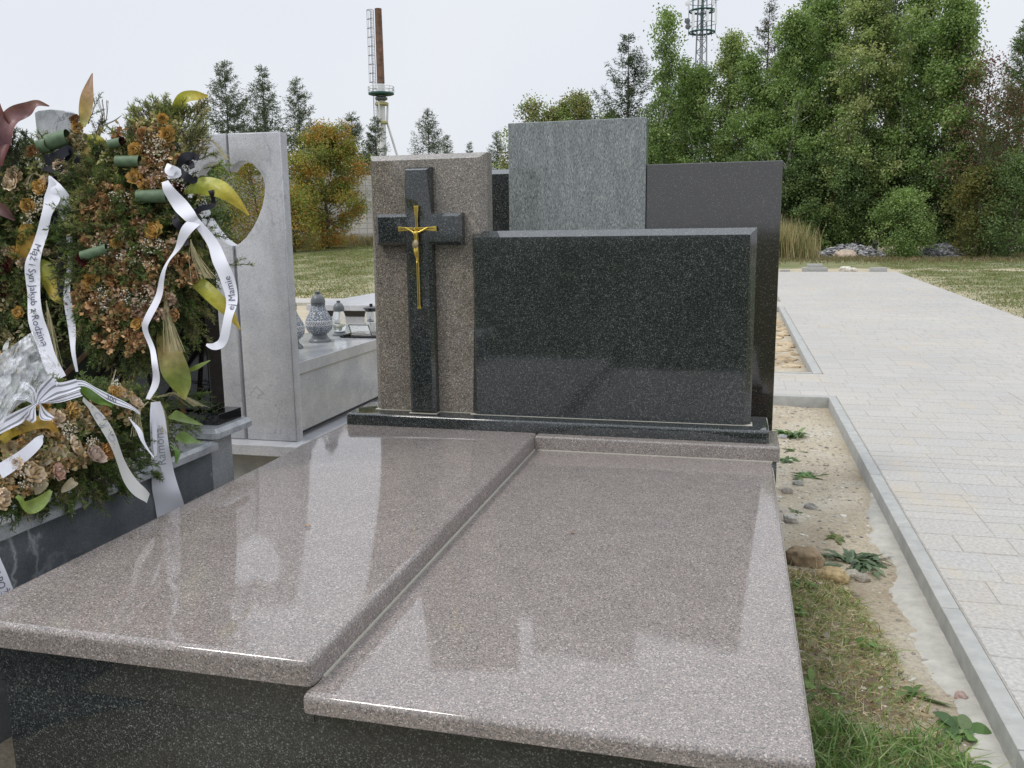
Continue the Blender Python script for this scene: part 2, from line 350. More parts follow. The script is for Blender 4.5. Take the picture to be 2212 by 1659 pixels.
bm_box(bm, -9, .905, 8.262, 9.54, -.16, -.0035); bm_box(bm, -16, .905, 17.95, 19.25, -.09, -.0035)
tag(from_bm('path_bed', bm, simple('joint_sand', (.40, .38, .33), .95, nscale=20)), kind='structure')
bm = bmesh.new()
def kerbrun(x0, x1, y0, y1, along):
    a0, a1 = (y0, y1) if along == 'y' else (x0, x1); p = a0
    while p < a1-.01:
        q = min(p+1.0, a1)
        b2 = block(x0, x1, p+.002, q-.002, -.2, random.gauss(.0, .001), .006, 2) if along == 'y' else block(p+.002, q-.002, y0, y1, -.2, random.gauss(.0, .001), .006, 2)
        t_ = bpy.data.meshes.new('t'); b2.to_mesh(t_); b2.free(); bm.from_mesh(t_); bpy.data.meshes.remove(t_); p = q
kerbrun(.832, .902, .6, 8.19, 'y'); kerbrun(-9, .902, 8.195, 8.258, 'x'); kerbrun(-9, .80, 9.565, 9.635, 'x'); kerbrun(.805, .90, 9.565, 17.9, 'y')
tag(from_bm('kerb', bm, M['kerb'], smooth=30), kind='structure')
# grey mortar that ran down beside the kerb
bm = bmesh.new(); n = 90; rows = []
for i in range(n):
    yy = 2.0+i*3.6/n*1.0; w = .145+.04*math.sin(yy*4.1)+.03*math.sin(yy*9.7+1)+random.gauss(0, .010)
    w *= min(1, max(.05, (5.5-yy)/.8)); rows.append([(.832, yy, -.082+random.gauss(0, .002)), (.832-w*.55+random.gauss(0, .008), yy, -.086+random.gauss(0, .003)), (.832-w, yy+random.gauss(0, .01), -.115)])
vv = [[bm.verts.new(p) for p in r_] for r_ in rows]
for i in range(n-1):
    for k in range(2): bm.faces.new((vv[i][k], vv[i][k+1], vv[i+1][k+1], vv[i+1][k]))
M['mortar'] = simple('spilled_mortar', (.40, .385, .34), .95, nscale=16, namt=.16, bscale=45, bstr=.6)
tag(from_bm('mortar_strip', bm, M['mortar'], smooth=60), kind='structure')

# ------------------------------------------------------------------ the brown and black double grave
G = empty('grave', (-.9, 4.3, -.1), 'polished brown and black granite grave with wide flat slabs, raised cross and blank black panel', 'grave')
def slabbm(x0, x1, y0, y1, z0, z1, rad, front=True, right=True, left=True, back=False, corner=.02):
    bm = bmesh.new(); bm_box(bm, x0, x1, y0, y1, z0, z1)
    bevel(bm, lambda e: abs(e.verts[0].co.z-e.verts[1].co.z) > .01 and ((right and E_(e, 0, x1)) or (left and E_(e, 0, x0))) and (E_(e, 1, y0) or back), corner, 4)
    def s(e):
        if not E_(e, 2, z1): return False
        mx_ = sum((v.co for v in e.verts), Vector())/2
        if abs(mx_.y-y1) < 1e-4: return back
        return True
    bevel(bm, s, rad, 6)
    bevel(bm, lambda e: E_(e, 2, z0), .003, 1)
    return bm
from_bm('raised_slab', slabbm(-2.022, -.957, 1.742, 4.20, .43, .50, .03), M['brown'], G, 40)
from_bm('low_slab', slabbm(-.975, .188, 1.716, 4.125, .377, .428, .022), M['brown'], G, 40)
from_bm('rear_strip', slabbm(-.956, .218, 4.122, 4.47, .425, .499, .012, left=False), M['brown'], G, 40)
bm = bmesh.new(); bm_box(bm, -.962, -.952, 1.80, 4.12, .424, .4335); bm_box(bm, -.94, .185, 4.116, 4.124, .424, .4315)
from_bm('joint', bm, M['joint'], G)
bm = block(-1.93, .13, 1.80, 4.35, -.1, .376, .012, 3); t_ = bpy.data.meshes.new('t')
b2 = block(-1.935, -.985, 1.797, 4.1, .30, .4295, .002, 1); b2.to_mesh(t_); bm.from_mesh(t_)
b2.free(); b2 = block(-1.9, .205, 4.12, 4.45, -.1, .424, .006, 2); b2.to_mesh(t_); bm.from_mesh(t_); b2.free()
from_bm('base', bm, M['black'], G, 40)
bm = bmesh.new(); bm_box(bm, -2.008, .170, 4.182, 4.52, .5005, .562)
bevel(bm, lambda e: abs(e.verts[0].co.z-e.verts[1].co.z) > .01, .015, 3); bevel(bm, lambda e: E_(e, 2, .562), .018, 4)
from_bm('plinth', bm, M['black'], G, 40)
bm = bmesh.new()
for x0, x1, y0 in ((-1.888, -1.247, 4.304), (-1.67, -1.515, 4.244), (-1.338, .092, 4.274)): bm_box(bm, x0, x1, y0, 4.36, .561, .5645)
from_bm('joint', bm, M['joint'], G)
bm = bmesh.new(); bm_box(bm, -1.885, -1.249, 4.31, 4.45, .562, 1.905)
bevel(bm, lambda e: E_(e, 1, 4.31) and not E_(e, 2, .562), .030, 1)
deepen(bm, 4.31, 1.905, .055)
from_bm('brown_headstone', bm, M['brown_upright'], G, 20)
a, b_, c0, d, e_ = -1.662, -1.520, -1.822, -1.358, .5655
poly = [(a, e_), (b_, e_), (b_, 1.445), (d, 1.445), (d, 1.603), (b_, 1.603), (b_, 1.835), (a, 1.835), (a, 1.603), (c0, 1.603), (c0, 1.445), (a, 1.445)]
bm = prism_xz(poly, 4.245, 4.309, .016, 1); deepen(bm, 4.245, 1.835, .035)
cross = from_bm('stone_cross', bm, M['black'], G, 20)
bm = bmesh.new(); bm_box(bm, -1.333, .084, 4.278, 4.46, .5645, 1.511)
bevel(bm, lambda e: E_(e, 1, 4.278) and not E_(e, 2, .5645), .032, 1)
deepen(bm, 4.278, 1.511, .060)
from_bm('black_panel', bm, M['black'], G, 20)
# little leaves blown onto the slab
for x_, y_, a_, L_, c_, lab in ((-1.42, 2.62, .4, .015, (.36, .20, .09), 'small orange dead leaf lying on the left raised slab'), (-.55, 2.95, 1.9, .016, (.20, .13, .07), 'tiny brown leaf scrap on the lower right slab')):
    zz = .502 if x_ < -1 else .430; bm = bmesh.new(); d_ = Vector((math.cos(a_), math.sin(a_), 0)); sd_ = Vector((-d_.y, d_.x, 0)); pr_ = []
    for i in range(7):
        f = i/6; w_ = L_*.5*math.sin(math.pi*f)**.8; c1_ = d_*L_*(f-.5)*2*.6+Vector((0, 0, .004*math.sin(f*3.1))); pr_.append([bm.verts.new(c1_-sd_*w_+Vector((0, 0, .003))), bm.verts.new(c1_), bm.verts.new(c1_+sd_*w_+Vector((0, 0, .004)))])
    for i in range(6):
        for k_ in range(2): bm.faces.new((pr_[i][k_], pr_[i][k_+1], pr_[i+1][k_+1], pr_[i+1][k_]))
    me_ = bpy.data.meshes.new('fallen_leaf'); bm.to_mesh(me_); bm.free(); o = link('fallen_leaf', me_, simple('dead_leaf', c_, .8)); o.location = (x_, y_, zz); tag(o, lab, 'leaf', 'fallen leaves on the slabs')
# brass crucifix
K = empty('crucifix', (-1.588, 4.236, 1.12), 'small gilt brass crucifix with flared arms fixed on the dark stone cross', 'crucifix')
xc, zc = -1.588, 1.526
poly = [(xc-.011, 1.12), (xc+.011, 1.12), (xc+.007, 1.14), (xc+.0065, zc-.0065), (xc+.035, zc-.0065), (xc+.106, zc-.0125), (xc+.106, zc+.0125), (xc+.035, zc+.0065), (xc+.0065, zc+.0065), (xc+.0065, zc+.05), (xc+.0135, 1.641),
        (xc-.0125, 1.641), (xc-.0065, zc+.05), (xc-.0065, zc+.0065), (xc-.035, zc+.0065), (xc-.1, zc+.0125), (xc-.1, zc-.0125), (xc-.035, zc-.0065), (xc-.0065, zc-.0065), (xc-.007, 1.14)]
bm = prism_xz(poly, 4.224, 4.230, .001, 1)
kc = from_bm('cross_plate', bm, M['brass'], K, 20)
bm = bmesh.new(); bm_box(bm, xc-.0013, xc+.0013, 1.135*0+4.2228, 4.2242, 1.135, zc-.012); bm_box(bm, xc-.0013, xc+.0013, 4.2228, 4.2242, zc+.012, 1.625); bm_box(bm, xc-.09, xc-.013, 4.2228, 4.2242, zc-.0013, zc+.0013); bm_box(bm, xc+.013, xc+.095, 4.2228, 4.2242, zc-.0013, zc+.0013)
from_bm('engraved_line', bm, M['brass_dark'], kc)
for z_ in (1.6, 1.2): from_bm('fixing_pin', tube_bm(bmesh.new(), [(xc, 4.229, z_), (xc, 4.246, z_)], .004, 8), M['brass'], K)
def skin_figure(name, nodes, edges, mat, parent, sub=2):
    off = base_of(parent); me = bpy.data.meshes.new(name)
    me.from_pydata([tuple(Vector(n[0])-off) for n in nodes], edges, []); o = link(name, me, mat, parent)
    md = o.modifiers.new('skin', 'SKIN'); o.modifiers.new('sub', 'SUBSURF').levels = sub; o.modifiers['sub'].render_levels = sub
    md.use_smooth_shade = True
    for i, n in enumerate(nodes):
        r = n[1] if hasattr(n[1], '__len__') else (n[1], n[1]); me.skin_vertices[0].data[i].radius = r
    me.skin_vertices[0].data[0].use_root = True
    return o
yf = 4.213
nd = [((xc-.001, yf, 1.458), (.0105, .008)), ((xc, yf-.001, 1.478), (.0095, .008)), ((xc, yf-.002, 1.498), (.013, .009)), ((xc-.001, yf-.002, 1.509), (.009, .007)), ((xc-.002, yf-.004, 1.516), .0045), ((xc-.004, yf-.007, 1.524), .008), ((xc-.005, yf-.008, 1.531), .006),
      ((xc-.013, yf, 1.508), .0055), ((xc-.034, yf+.003, 1.520), .0042), ((xc-.055, yf+.006, 1.531), .0033), ((xc-.061, yf+.007, 1.534), .0035),
      ((xc+.013, yf, 1.508), .0055), ((xc+.036, yf+.003, 1.519), .0042), ((xc+.057, yf+.006, 1.530), .0033), ((xc+.064, yf+.007, 1.533), .0035),
      ((xc-.006, yf-.002, 1.445), .0075), ((xc-.004, yf-.013, 1.410), .0062), ((xc+.001, yf-.002, 1.378), .0045), ((xc+.003, yf-.004, 1.362), .0042), ((xc+.003, yf-.009, 1.353), .004),
      ((xc+.006, yf-.002, 1.445), .0075), ((xc+.006, yf-.011, 1.410), .0062), ((xc+.006, yf-.002, 1.380), .0045), ((xc+.004, yf-.006, 1.366), .0042)]
ed = [(0, 1), (1, 2), (2, 3), (3, 4), (4, 5), (5, 6), (3, 7), (7, 8), (8, 9), (9, 10), (3, 11), (11, 12), (12, 13), (13, 14), (0, 15), (15, 16), (16, 17), (17, 18), (18, 19), (0, 20), (20, 21), (21, 22), (22, 23)]
skin_figure('figure', nd, ed, M['brass'], K)
bm = bmesh.new(); tube_bm(bm, [(xc-.001, yf, 1.467), (xc, yf-.001, 1.456), (xc-.001, yf-.003, 1.443), (xc-.002, yf-.004, 1.432)], [.0125, .0155, .0155, .013], 14)
tube_bm(bm, [(xc-.014, yf-.002, 1.462), (xc-.017, yf-.003, 1.448), (xc-.016, yf-.003, 1.430)], [.004, .005, .002], 8)
from_bm('loincloth', bm, M['silver_stain'], K, 60)
bm = bmesh.new()
for k in range(40):
    a = k/40*6.283; tube_bm(bm, [(xc-.005+.0078*math.cos(a), yf-.008+.0075*math.sin(a), 1.531), (xc-.005+.0078*math.cos(a+.3), yf-.008+.0075*math.sin(a+.3), 1.5325+.0015*math.sin(a*7))], .0011, 4)
from_bm('crown_of_thorns', bm, M['silver_stain'], K)

# ------------------------------------------------------------------ the tall stones behind it
G2 = empty('triple_headstone', (-.9, 5.1, -.1), 'row of three back-to-back headstones, tall green-grey stone between two dark ones, behind the black panel', 'headstone')
from_bm('tall_grey_stone', block(-1.299, -.511, 4.985, 5.10, .2, 2.118, .003, 1), M['green_grey'], G2)
from_bm('dark_stone', block(-.509, .216, 5.0, 5.08, .2, 1.865, .003, 1), M['plain_dark'], G2).__setitem__('label', 'plain dark stone on the right')
bm = bmesh.new(); bm_box(bm, -2.02, -1.302, 5.0, 5.12, .2, 1.868); bevel(bm, lambda e: E_(e, 1, 5.0) and E_(e, 2, 1.868), .03, 1); deepen(bm, 5.0, 1.868, .07)
from_bm('dark_stone', bm, M['black'], G2).__setitem__('label', 'black stone with a bevelled top on the left')
from_bm('footing', block(-2.05, .20, 4.96, 5.2, -.1, .199, .006), M['tomb_grey'], G2)

# ------------------------------------------------------------------ the heart stone and its tomb
T = empty('heart_tomb', (-3.0, 5.5, -.1), 'pale grey granite tomb with a heart cut right through its upright headstone', 'grave')
gx = -3.052; hw = .008
def heart_half(s):
    """right half (s=1) or mirrored left half of the stone, groove down the middle."""
    pts = [(gx+s*hw, .2005), (gx+s*.362, .2005), (gx+s*.362, 2.117), (gx+s*hw, 2.121)]
    hp = [(.010, 1.893), (.035, 1.925), (.075, 1.948), (.115, 1.950), (.165, 1.932), (.205, 1.893), (.230, 1.845), (.238, 1.80), (.232, 1.745), (.212, 1.68), (.178, 1.61), (.135, 1.545), (.085, 1.49), (.040, 1.457), (.012, 1.4425)]
    pts += [(gx+s*max(hw, u), z) for u, z in hp]
    return pts if s > 0 else pts[::-1]
for s in (1, -1):
    from_bm('headstone_half', prism_xz(heart_half(s), 4.885, 4.965, .009, 2), M['light_granite'], T, 50)
bm = bmesh.new(); bm_box(bm, gx-hw*.9, gx+hw*.9, 4.905, 4.95, .201, 1.44); bm_box(bm, gx-hw*.9, gx+hw*.9, 4.905, 4.95, 1.896, 2.115)
from_bm('groove_infill', bm, M['tomb_grey'], T)
from_bm('footing_slab', block(-3.52, -2.630, 4.765, 7.4, .13, .2, .004), M['light_granite'], T)
from_bm('foundation', block(-3.45, -2.70, 4.86, 7.35, -.1, .13, .006), M['concrete'], T)
from_bm('body', block(-3.45, -2.715, 5.0, 7.3, .245, .615, .003), M['tomb_grey'], T)
from_bm('recess', block(-3.40, -2.78, 5.05, 7.25, .2, .246, 0), M['gloss_black'], T)
from_bm('joint', block(-3.45, -2.711, 5.0, 7.3, .615, .622, 0), M['joint'], T)
from_bm('top_slab', block(-3.47, -2.700, 4.98, 7.32, .622, .70, .004), M['tomb_grey'], T)

def lantern_grave(c, s=1., lab=''):
    t = empty('grave_lantern', c, lab, 'lantern', 'speckled urn lanterns on the heart tomb')
    p = lambda L: [(r*s, z*s) for r, z in L]
    from_bm('foot', lathe_bm(p([(.093, 0), (.092, .008), (.080, .024), (.067, .034), (.065, .045), (.060, .05), (.058, .06)]), c), M['gm_grey'], t, 40)
    from_bm('body', lathe_bm(p([(.056, .06), (.07, .068), (.095, .09), (.108, .118), (.112, .145), (.110, .17), (.098, .20), (.078, .235), (.062, .265), (.054, .29), (.053, .305)]), c), M['glitter'], t, 50)
    bm = bmesh.new(); n = 96
    for zz in (.138, .175): tube_bm(bm, [(c[0]+s*(.113 if zz < .15 else .111)*math.cos(k*6.2832/n), c[1]+s*(.113 if zz < .15 else .111)*math.sin(k*6.2832/n), c[2]+zz*s) for k in range(n+1)], .0016*s, 5)
    for ph in (0, 2.094, 4.189): tube_bm(bm, [(c[0]+s*.1135*math.cos(k*6.2832/n), c[1]+s*.1135*math.sin(k*6.2832/n), c[2]+s*(.1565+.014*math.sin(k*6.2832/n*12+ph))) for k in range(n+1)], .0013*s, 4)
    from_bm('braided_band', bm, M['panel'], t)
    from_bm('lid', lathe_bm(p([(.058, .30), (.058, .312), (.055, .314), (.055, .318), (.060, .320), (.056, .345), (.046, .368), (.030, .383), (.021, .388), (.021, .390), (.022, .393), (.022, .41), (.019, .411)]), c), M['gm_grey'], t, 40)
    return t
m, nt, b = mat_new('speckled_glitter'); v = coords(nt)
c = ramp(nt, sepr(nt, voro(nt, v, 330)), [(0, (.05, .06, .075)), (.45, (.12, .135, .16)), (.72, (.30, .32, .36)), (.88, (.8, .82, .85))], 'CONSTANT')
nt.links.new(c, b.inputs['Base Color']); b.inputs['Roughness'].default_value = .3; M['glitter'] = m
lantern_grave((-3.075, 6.02, .7005), .93, 'whole grey urn lantern with white braided band beside the black tray')
lantern_grave((-3.10, 5.62, .7005), .93, 'grey urn lantern with braided band half hidden behind the right edge of the heart headstone')
m, nt, b = mat_new('clear_lantern_glass'); b.inputs['Base Color'].default_value = (.9, .92, .92, 1); b.inputs['Roughness'].default_value = .05; b.inputs['Transmission Weight'].default_value = .85; b.inputs['IOR'].default_value = 1.25; M['glass'] = m
c = (-3.10, 6.42, .7005); t = empty('glass_lantern', c, 'small clear glass lantern with grey domed lid, between the urn lantern and the black tray', 'lantern')
from_bm('foot', lathe_bm([(.06, 0), (.058, .012), (.045, .022), (.043, .035)], c), M['gm_grey'], t, 40)
from_bm('glass_body', lathe_bm([(.040, .036), (.050, .05), (.055, .10), (.053, .15), (.042, .185), (.04, .195)], c), M['glass'], t, 50)
from_bm('lid', lathe_bm([(.045, .196), (.045, .21), (.043, .23), (.034, .25), (.018, .262), (.015, .264), (.015, .28), (.012, .281)], c), M['gm_grey'], t, 40)
# tray with the open memorial frame, and the glass lantern behind it
c = Vector((-2.84, 6.42, .7005)); t = empty('memorial_tray', c, 'low black tray carrying a tilted glazed frame on the grey tomb', 'memorial tray')
bm = block(-3.03, -2.715, 6.27, 6.57, .7005, .714, .004); t2 = bpy.data.meshes.new('t'); b2 = block(-3.01, -2.735, 6.29, 6.55, .714, .722, .003); b2.to_mesh(t2); b2.free(); bm.from_mesh(t2)
from_bm('tray_base', bm, M['gloss_black'], t)
bm = bmesh.new(); P0 = Vector((-2.955, 6.33, .724)); ux = Vector((.17, 0, 0)); uy = Vector((-.05, .06, .066)); 
for p, q in ((P0, P0+ux), (P0+ux, P0+ux+uy), (P0+ux+uy, P0+uy), (P0+uy, P0)): tube_bm(bm, [p, q], .0045, 6)
fr = from_bm('tilted_frame', bm, M['gloss_black'], t)
bm = bmesh.new(); nn = ux.cross(uy).normalized()*.002
vs = [bm.verts.new(P0+ux*a_+uy*b_+nn*s) for s in (1, -1) for a_, b_ in ((0, 0), (1, 0), (1, 1), (0, 1))]
bm.faces.new(vs[:4]); bm.faces.new(vs[4:][::-1])
for k in range(4): bm.faces.new((vs[k], vs[4+k], vs[4+(k+1) % 4], vs[(k+1) % 4]))
from_bm('frame_glass', bm, M['glass'], fr)
c = (-2.95, 6.72, .7005); t = empty('glass_lantern', c, 'clear glass lantern with black flared lid and dark cross mark', 'lantern')
gb = from_bm('glass_body', lathe_bm([(.042, .0), (.044, .01), (.053, .05), (.057, .09), (.056, .13), (.048, .16), (.046, .17)], c), M['glass'], t, 50)
from_bm('candle', lathe_bm([(.036, .003), (.037, .04), (.036, .075), (.03, .078)], c), simple('white_candle_wax', (.72, .70, .64), .5), t, 50)
bm = bmesh.new(); bm_box(bm, c[0]+.012, c[0]+.016, c[1]-.0605, c[1]-.058, c[2]+.06, c[2]+.135); bm_box(bm, c[0], c[0]+.028, c[1]-.0605, c[1]-.058, c[2]+.105, c[2]+.109)
from_bm('cross_mark', bm, M['ink'], gb)
from_bm('lid', lathe_bm([(.05, .170), (.053, .182), (.066, .194), (.067, .20), (.045, .208), (.02, .215), (.014, .217), (.014, .232), (.011, .233)], c), M['gloss_black'], t, 40)
# tomb farther back
T2 = empty('low_tomb', (-4.5, 11.5, -.1), 'low white-grey granite tomb with a black gap under its lid, beyond the lanterns', 'grave')
from_bm('body', block(-5.40, -3.4, 10.52, 12.9, -.1, .44, .005), M['light_granite'], T2)
from_bm('recess', block(-5.36, -3.44, 10.56, 12.86, .44, .525, 0), M['gloss_black'], T2)
from_bm('lid', block(-5.50, -3.3, 10.43, 13.0, .525, .60, .005), M['light_granite'], T2)
# grey stele far left
T3 = empty('grey_stele', (-4.33, 4.95, -.1), 'narrow grey veined stone rising above the left wreath against the sky', 'headstone')
from_bm('stone', prism_xz([(-4.45, -.1), (-4.20, -.1), (-4.20, 2.298), (-4.23, 2.312), (-4.33, 2.322), (-4.42, 2.318), (-4.45, 2.306)], 4.9, 4.99, .003, 1), M['streak_edge'], T3)

# ------------------------------------------------------------------ neighbour tomb that carries the wreaths
L_ = empty('veined_tomb', (-2.9, 2.4, -.1), 'dark veined granite tomb under the wreaths, with streaked pale slab edges', 'grave')
bm = bmesh.new(); bm_box(bm, -3.9, -2.20, .7, 3.30, .572, .614); bevel(bm, lambda e: E_(e, 2, .614) and (E_(e, 0, -2.20) or E_(e, 1, 3.30)), .014, 1)
bevel(bm, lambda e: abs(e.verts[0].co.z-e.verts[1].co.z) > .01, .008, 2)
from_bm('top_slab', bm, M['streak_edge'], L_, 20)
from_bm('body', block(-3.85, -2.245, .75, 3.46, -.1, .571, .004), M['blue_grey'], L_)
from_bm('rear_pier', block(-3.85, -2.2415, 3.302, 3.465, -.1, .6205, .003), M['tomb_grey'], L_)
bm = bmesh.new(); bm_box(bm, -3.95, -2.19, 3.27, 3.575, .6215, .664); bevel(bm, lambda e: E_(e, 2, .664), .016, 1); bevel(bm, lambda e: abs(e.verts[0].co.z-e.verts[1].co.z) > .01, .02, 2)
from_bm('ledge', bm, M['streak_edge'], L_, 20)
from_bm('black_plinth', block(-3.8, -2.235, 3.36, 3.55, .6645, .712, .003), M['gloss_black'], L_)
from_bm('black_headstone', block(-3.6, -2.305, 3.42, 3.53, .7125, 1.50, .006), M['gloss_black'], L_)

# ------------------------------------------------------------------ trees and the far background
GREEN = [(.14, .22, .05), (.10, .17, .04), (.18, .26, .07), (.075, .13, .035), (.22, .28, .09)]
LIGHT = [(.19, .26, .075), (.14, .21, .055), (.24, .29, .10), (.10, .16, .05), (.28, .29, .11)]
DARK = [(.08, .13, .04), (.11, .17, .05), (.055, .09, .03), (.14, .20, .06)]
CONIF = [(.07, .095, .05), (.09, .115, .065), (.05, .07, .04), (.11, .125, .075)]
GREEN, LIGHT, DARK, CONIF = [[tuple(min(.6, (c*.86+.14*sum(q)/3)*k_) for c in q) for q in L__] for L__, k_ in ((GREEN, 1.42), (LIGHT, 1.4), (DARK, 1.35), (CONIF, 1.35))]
def tubes_poly(name, lines, mat, parent, sides=5):
    """many tapered branches in one mesh: lines = [(points, radii)]."""
    V = []; Fq = []; off = np.array(base_of(parent))
    for pts, rad in lines:
        pts = np.array(pts, float); n = len(pts); b0 = len(V)
        for i in range(n):
            t = norm(pts[min(i+1, n-1)]-pts[max(i-1, 0)]); ref = np.array([0, 0, 1.]) if abs(t[2]) < .9 else np.array([1., 0, 0])
            a = norm(np.cross(t, ref)); b = np.cross(t, a)
            for k in range(sides):
                an = k*2*math.pi/sides; V.append(pts[i]+(a*math.cos(an)+b*math.sin(an))*rad[i]-off)
        for i in range(n-1):
            for k in range(sides): Fq.append((b0+i*sides+k, b0+i*sides+(k+1) % sides, b0+(i+1)*sides+(k+1) % sides, b0+(i+1)*sides+k))
    me = bpy.data.meshes.new(name); me.from_pydata([tuple(v) for v in V], [], Fq); me.polygons.foreach_set('use_smooth', [True]*len(Fq))
    return link(name, me, mat, parent)
def crown_r(shape, t):
    if shape == 'column': return min(1, .5+t*3.5)*(1-t)**.62
    if shape == 'oval': return math.sin(math.pi*min(1, max(0, t*.93+.07))**.75)**.7
    if shape == 'spread': return min(1, .6+t*2)*(1-t**2.2)**.6
    return 1
def broad_tree(name, label, cat, x, y, h, r, leaves, cols, shape='oval', base=.08, lsize=.17, bark='bark', limbs=44, group=None, lean=0, clump=.55, ragged=.25, seed=None, up=.55):
    leaves = int(leaves*1.5); lsize *= .76; limbs = int(limbs*1.2)
    g0 = float(gz(x, y)); t = empty(name, (x, y, g0), label, cat, group)
    tr = []; px = py = 0.
    nseg = 10
    for i in range(nseg+1):
        f = i/nseg; px += random.gauss(0, h*.008); py += random.gauss(0, h*.008); tr.append((x+px+lean*f, y+py, g0-.1+h*.96*f))
    rad = [max(.015, (h*.011+.03)*(1-i/nseg)**.9) for i in range(nseg+1)]
    lines = [(tr, rad)]; C = []; tr = np.array(tr)
    for k in range(limbs):
        f = base+(.97-base)*((k+random.random())/limbs)**.9; p = np.array([np.interp(f*nseg, range(nseg+1), tr[:, a]) for a in range(3)])
        tt = (f-base)/(1-base); ln = r*crown_r(shape, tt)*random.uniform(1-ragged, 1+ragged*.6); an = random.random()*6.283
        ln = max(ln, .25); rise = ln*up*random.uniform(.5, 1.4)
        q1 = p+np.array([math.cos(an)*ln*.5, math.sin(an)*ln*.5, rise*.35]); q2 = p+np.array([math.cos(an)*ln*.93, math.sin(an)*ln*.93, rise])
        r0 = max(.012, .032*ln**.5*(h/14)); lines.append(([p, q1, q2], [r0, r0*.6, .008]))
        nc = max(3, int(ln*2.4))
        for j in range(nc):
            u = random.uniform(.25, 1.05)**.7; c = p+(q2-p)*u+np.random.RandomState(random.randrange(1 << 30)).normal(size=3)*clump*.45*np.array([1, 1, .8]); C.append((c, clump*random.uniform(.4, 1.35)))
    for j in range(int(limbs*.15)): C.append((tr[-1]+np.array([random.gauss(0, .15), random.gauss(0, .15), -random.random()*h*.06]), clump*.35))
    tubes_poly('trunk', lines, M[bark], t)
    cen = np.array([c for c, s in C]); sz = np.array([s for c, s in C]); w = sz**2; w /= w.sum()
    idx = rng.choice(len(C), leaves, p=w); P = cen[idx]+rng.normal(size=(leaves, 3))*sz[idx][:, None]*.5*np.array([1, 1, .85])
    P[:, 2] = np.maximum(P[:, 2], g0+.15)
    D = norm(rand_dirs(leaves)+np.array([0, 0, -.5])); cl = pal(len(C), cols, .12)[idx]*.6+pal(leaves, cols, .2)*.4
    quads('crown', leaf_quads(P, D, rng.uniform(.6, 1.3, leaves)*lsize, rng.uniform(.55, .95, leaves)*lsize), cl, M['leaf'], t)
    return t
def conifer(name, label, x, y, h, r, cols, group=None, base=.1, step=.42, hang=.45, dens=1., cat='conifer', tuft=.2, tip=.35):
    g0 = float(gz(x, y)); t = empty(name, (x, y, g0), label, cat, group)
    bend = random.gauss(0, .15); tr = [(x+bend*math.sin(f*2), y, g0-.1+h*f) for f in np.linspace(0, 1, 9)]
    lines = [(tr, [max(.012, h*.011*(1-f)+.01) for f in np.linspace(0, 1, 9)])]; P = []; D = []; Ls = []
    z = base*h
    while z < h*.985:
        f = z/h; nb = random.randint(4, 7) if f < .9 else 4
        for k in range(nb):
            ln = r*((1-f)**.85)*random.uniform(.55, 1.12)+.14; an = random.random()*6.283; d = np.array([math.cos(an), math.sin(an), 0])
            z0 = g0+z+random.uniform(-.2, .2); up0 = .25+.55*f
            pts = [np.array([tr[4][0]*0+x+bend*math.sin(f*2), y, z0])+d*ln*u+np.array([0, 0, ln*(up0*u*.35-tip*u*(1-u)*1.6+(.25*u**3))-ln*.12*(1-f)*u]) for u in (0, .35, .7, 1)]
            lines.append((pts, [.018*ln**.4, .012, .008, .004])); nt_ = int((10+26*ln)*dens)
            u = rng.random(nt_)**.7; A = np.array(pts); pp = np.stack([np.interp(u*3, range(4), A[:, a]) for a in range(3)], 1)
            hl = rng.random(nt_)*hang*min(1, ln)*(1-.6*f); off = np.stack([rng.normal(0, .10, nt_), rng.normal(0, .10, nt_), -hl], 1)
            dd = norm(d*rng.uniform(.2, 1, (nt_, 1))+rng.normal(0, .55, (nt_, 3))+np.array([0, 0, .2-.5*(1-f)]))
            P.append(pp+off); D.append(dd); Ls.append(rng.uniform(.6, 1.3, nt_)*tuft*(1-.35*f))
        z += step*random.uniform(.75, 1.2)*(1.05-.45*f)
    tubes_poly('trunk', lines, M['bark'], t, 4)
    P = np.concatenate(P); D = np.concatenate(D); Ls = np.concatenate(Ls)
    quads('crown', leaf_quads(P, D, Ls, Ls*.22), pal(len(P), cols, .2), M['leaf'], t)
    return t
def place(x, ytop, D): X_, Y_ = dirat(x, D, ytop); return X_, Y_, zpx(x, ytop, D)-float(gz(X_, Y_))
gl = 'bare-topped conifers on the left skyline'
for i, (x, yt, D, r, lab) in enumerate([(488, 130, 72, 5.2, 'tallest larch of the left skyline, widest and nearest the wreath'), (566, 136, 75, 4.2, 'second larch of the left skyline, thin see-through crown above the heart stone'), (640, 163, 72, 4.3, 'third larch of the left skyline, right behind the orange-tinged rowan'),
                              (757, 243, 84, 4.0, 'shorter conifer standing just left of the rusty chimney'), (811, 252, 82, 3.0, 'dark narrow conifer in front of the foot of the chimney'), (920, 235, 86, 4.6, 'lone pointed conifer above the top edge of the brown headstone'),
                              (966, 290, 105, 2.6, 'small conifer just right of the lone pointed one'), (1017, 303, 125, 2.2, 'tiniest conifer tip over the brown headstone'), (1069, 280, 100, 3.2, 'slim conifer in the gap between brown and grey stones')]):
    X_, Y_, h = place(x, yt, D); conifer('larch', lab, X_, Y_, h, r, CONIF if i < 5 else CONIF, gl, dens=1.7 if i in (0, 3, 4) else 1.3, tuft=.34, base=.06)
X_, Y_, h = place(1350, 75, 62); conifer('spruce', 'pointed spruce with upturned tip behind the tall grey stone', X_, Y_, h, 5.6, [(.05, .075, .035), (.07, .10, .04), (.035, .055, .025)], dens=2.0, tuft=.30, base=.05, hang=.6, step=.5)
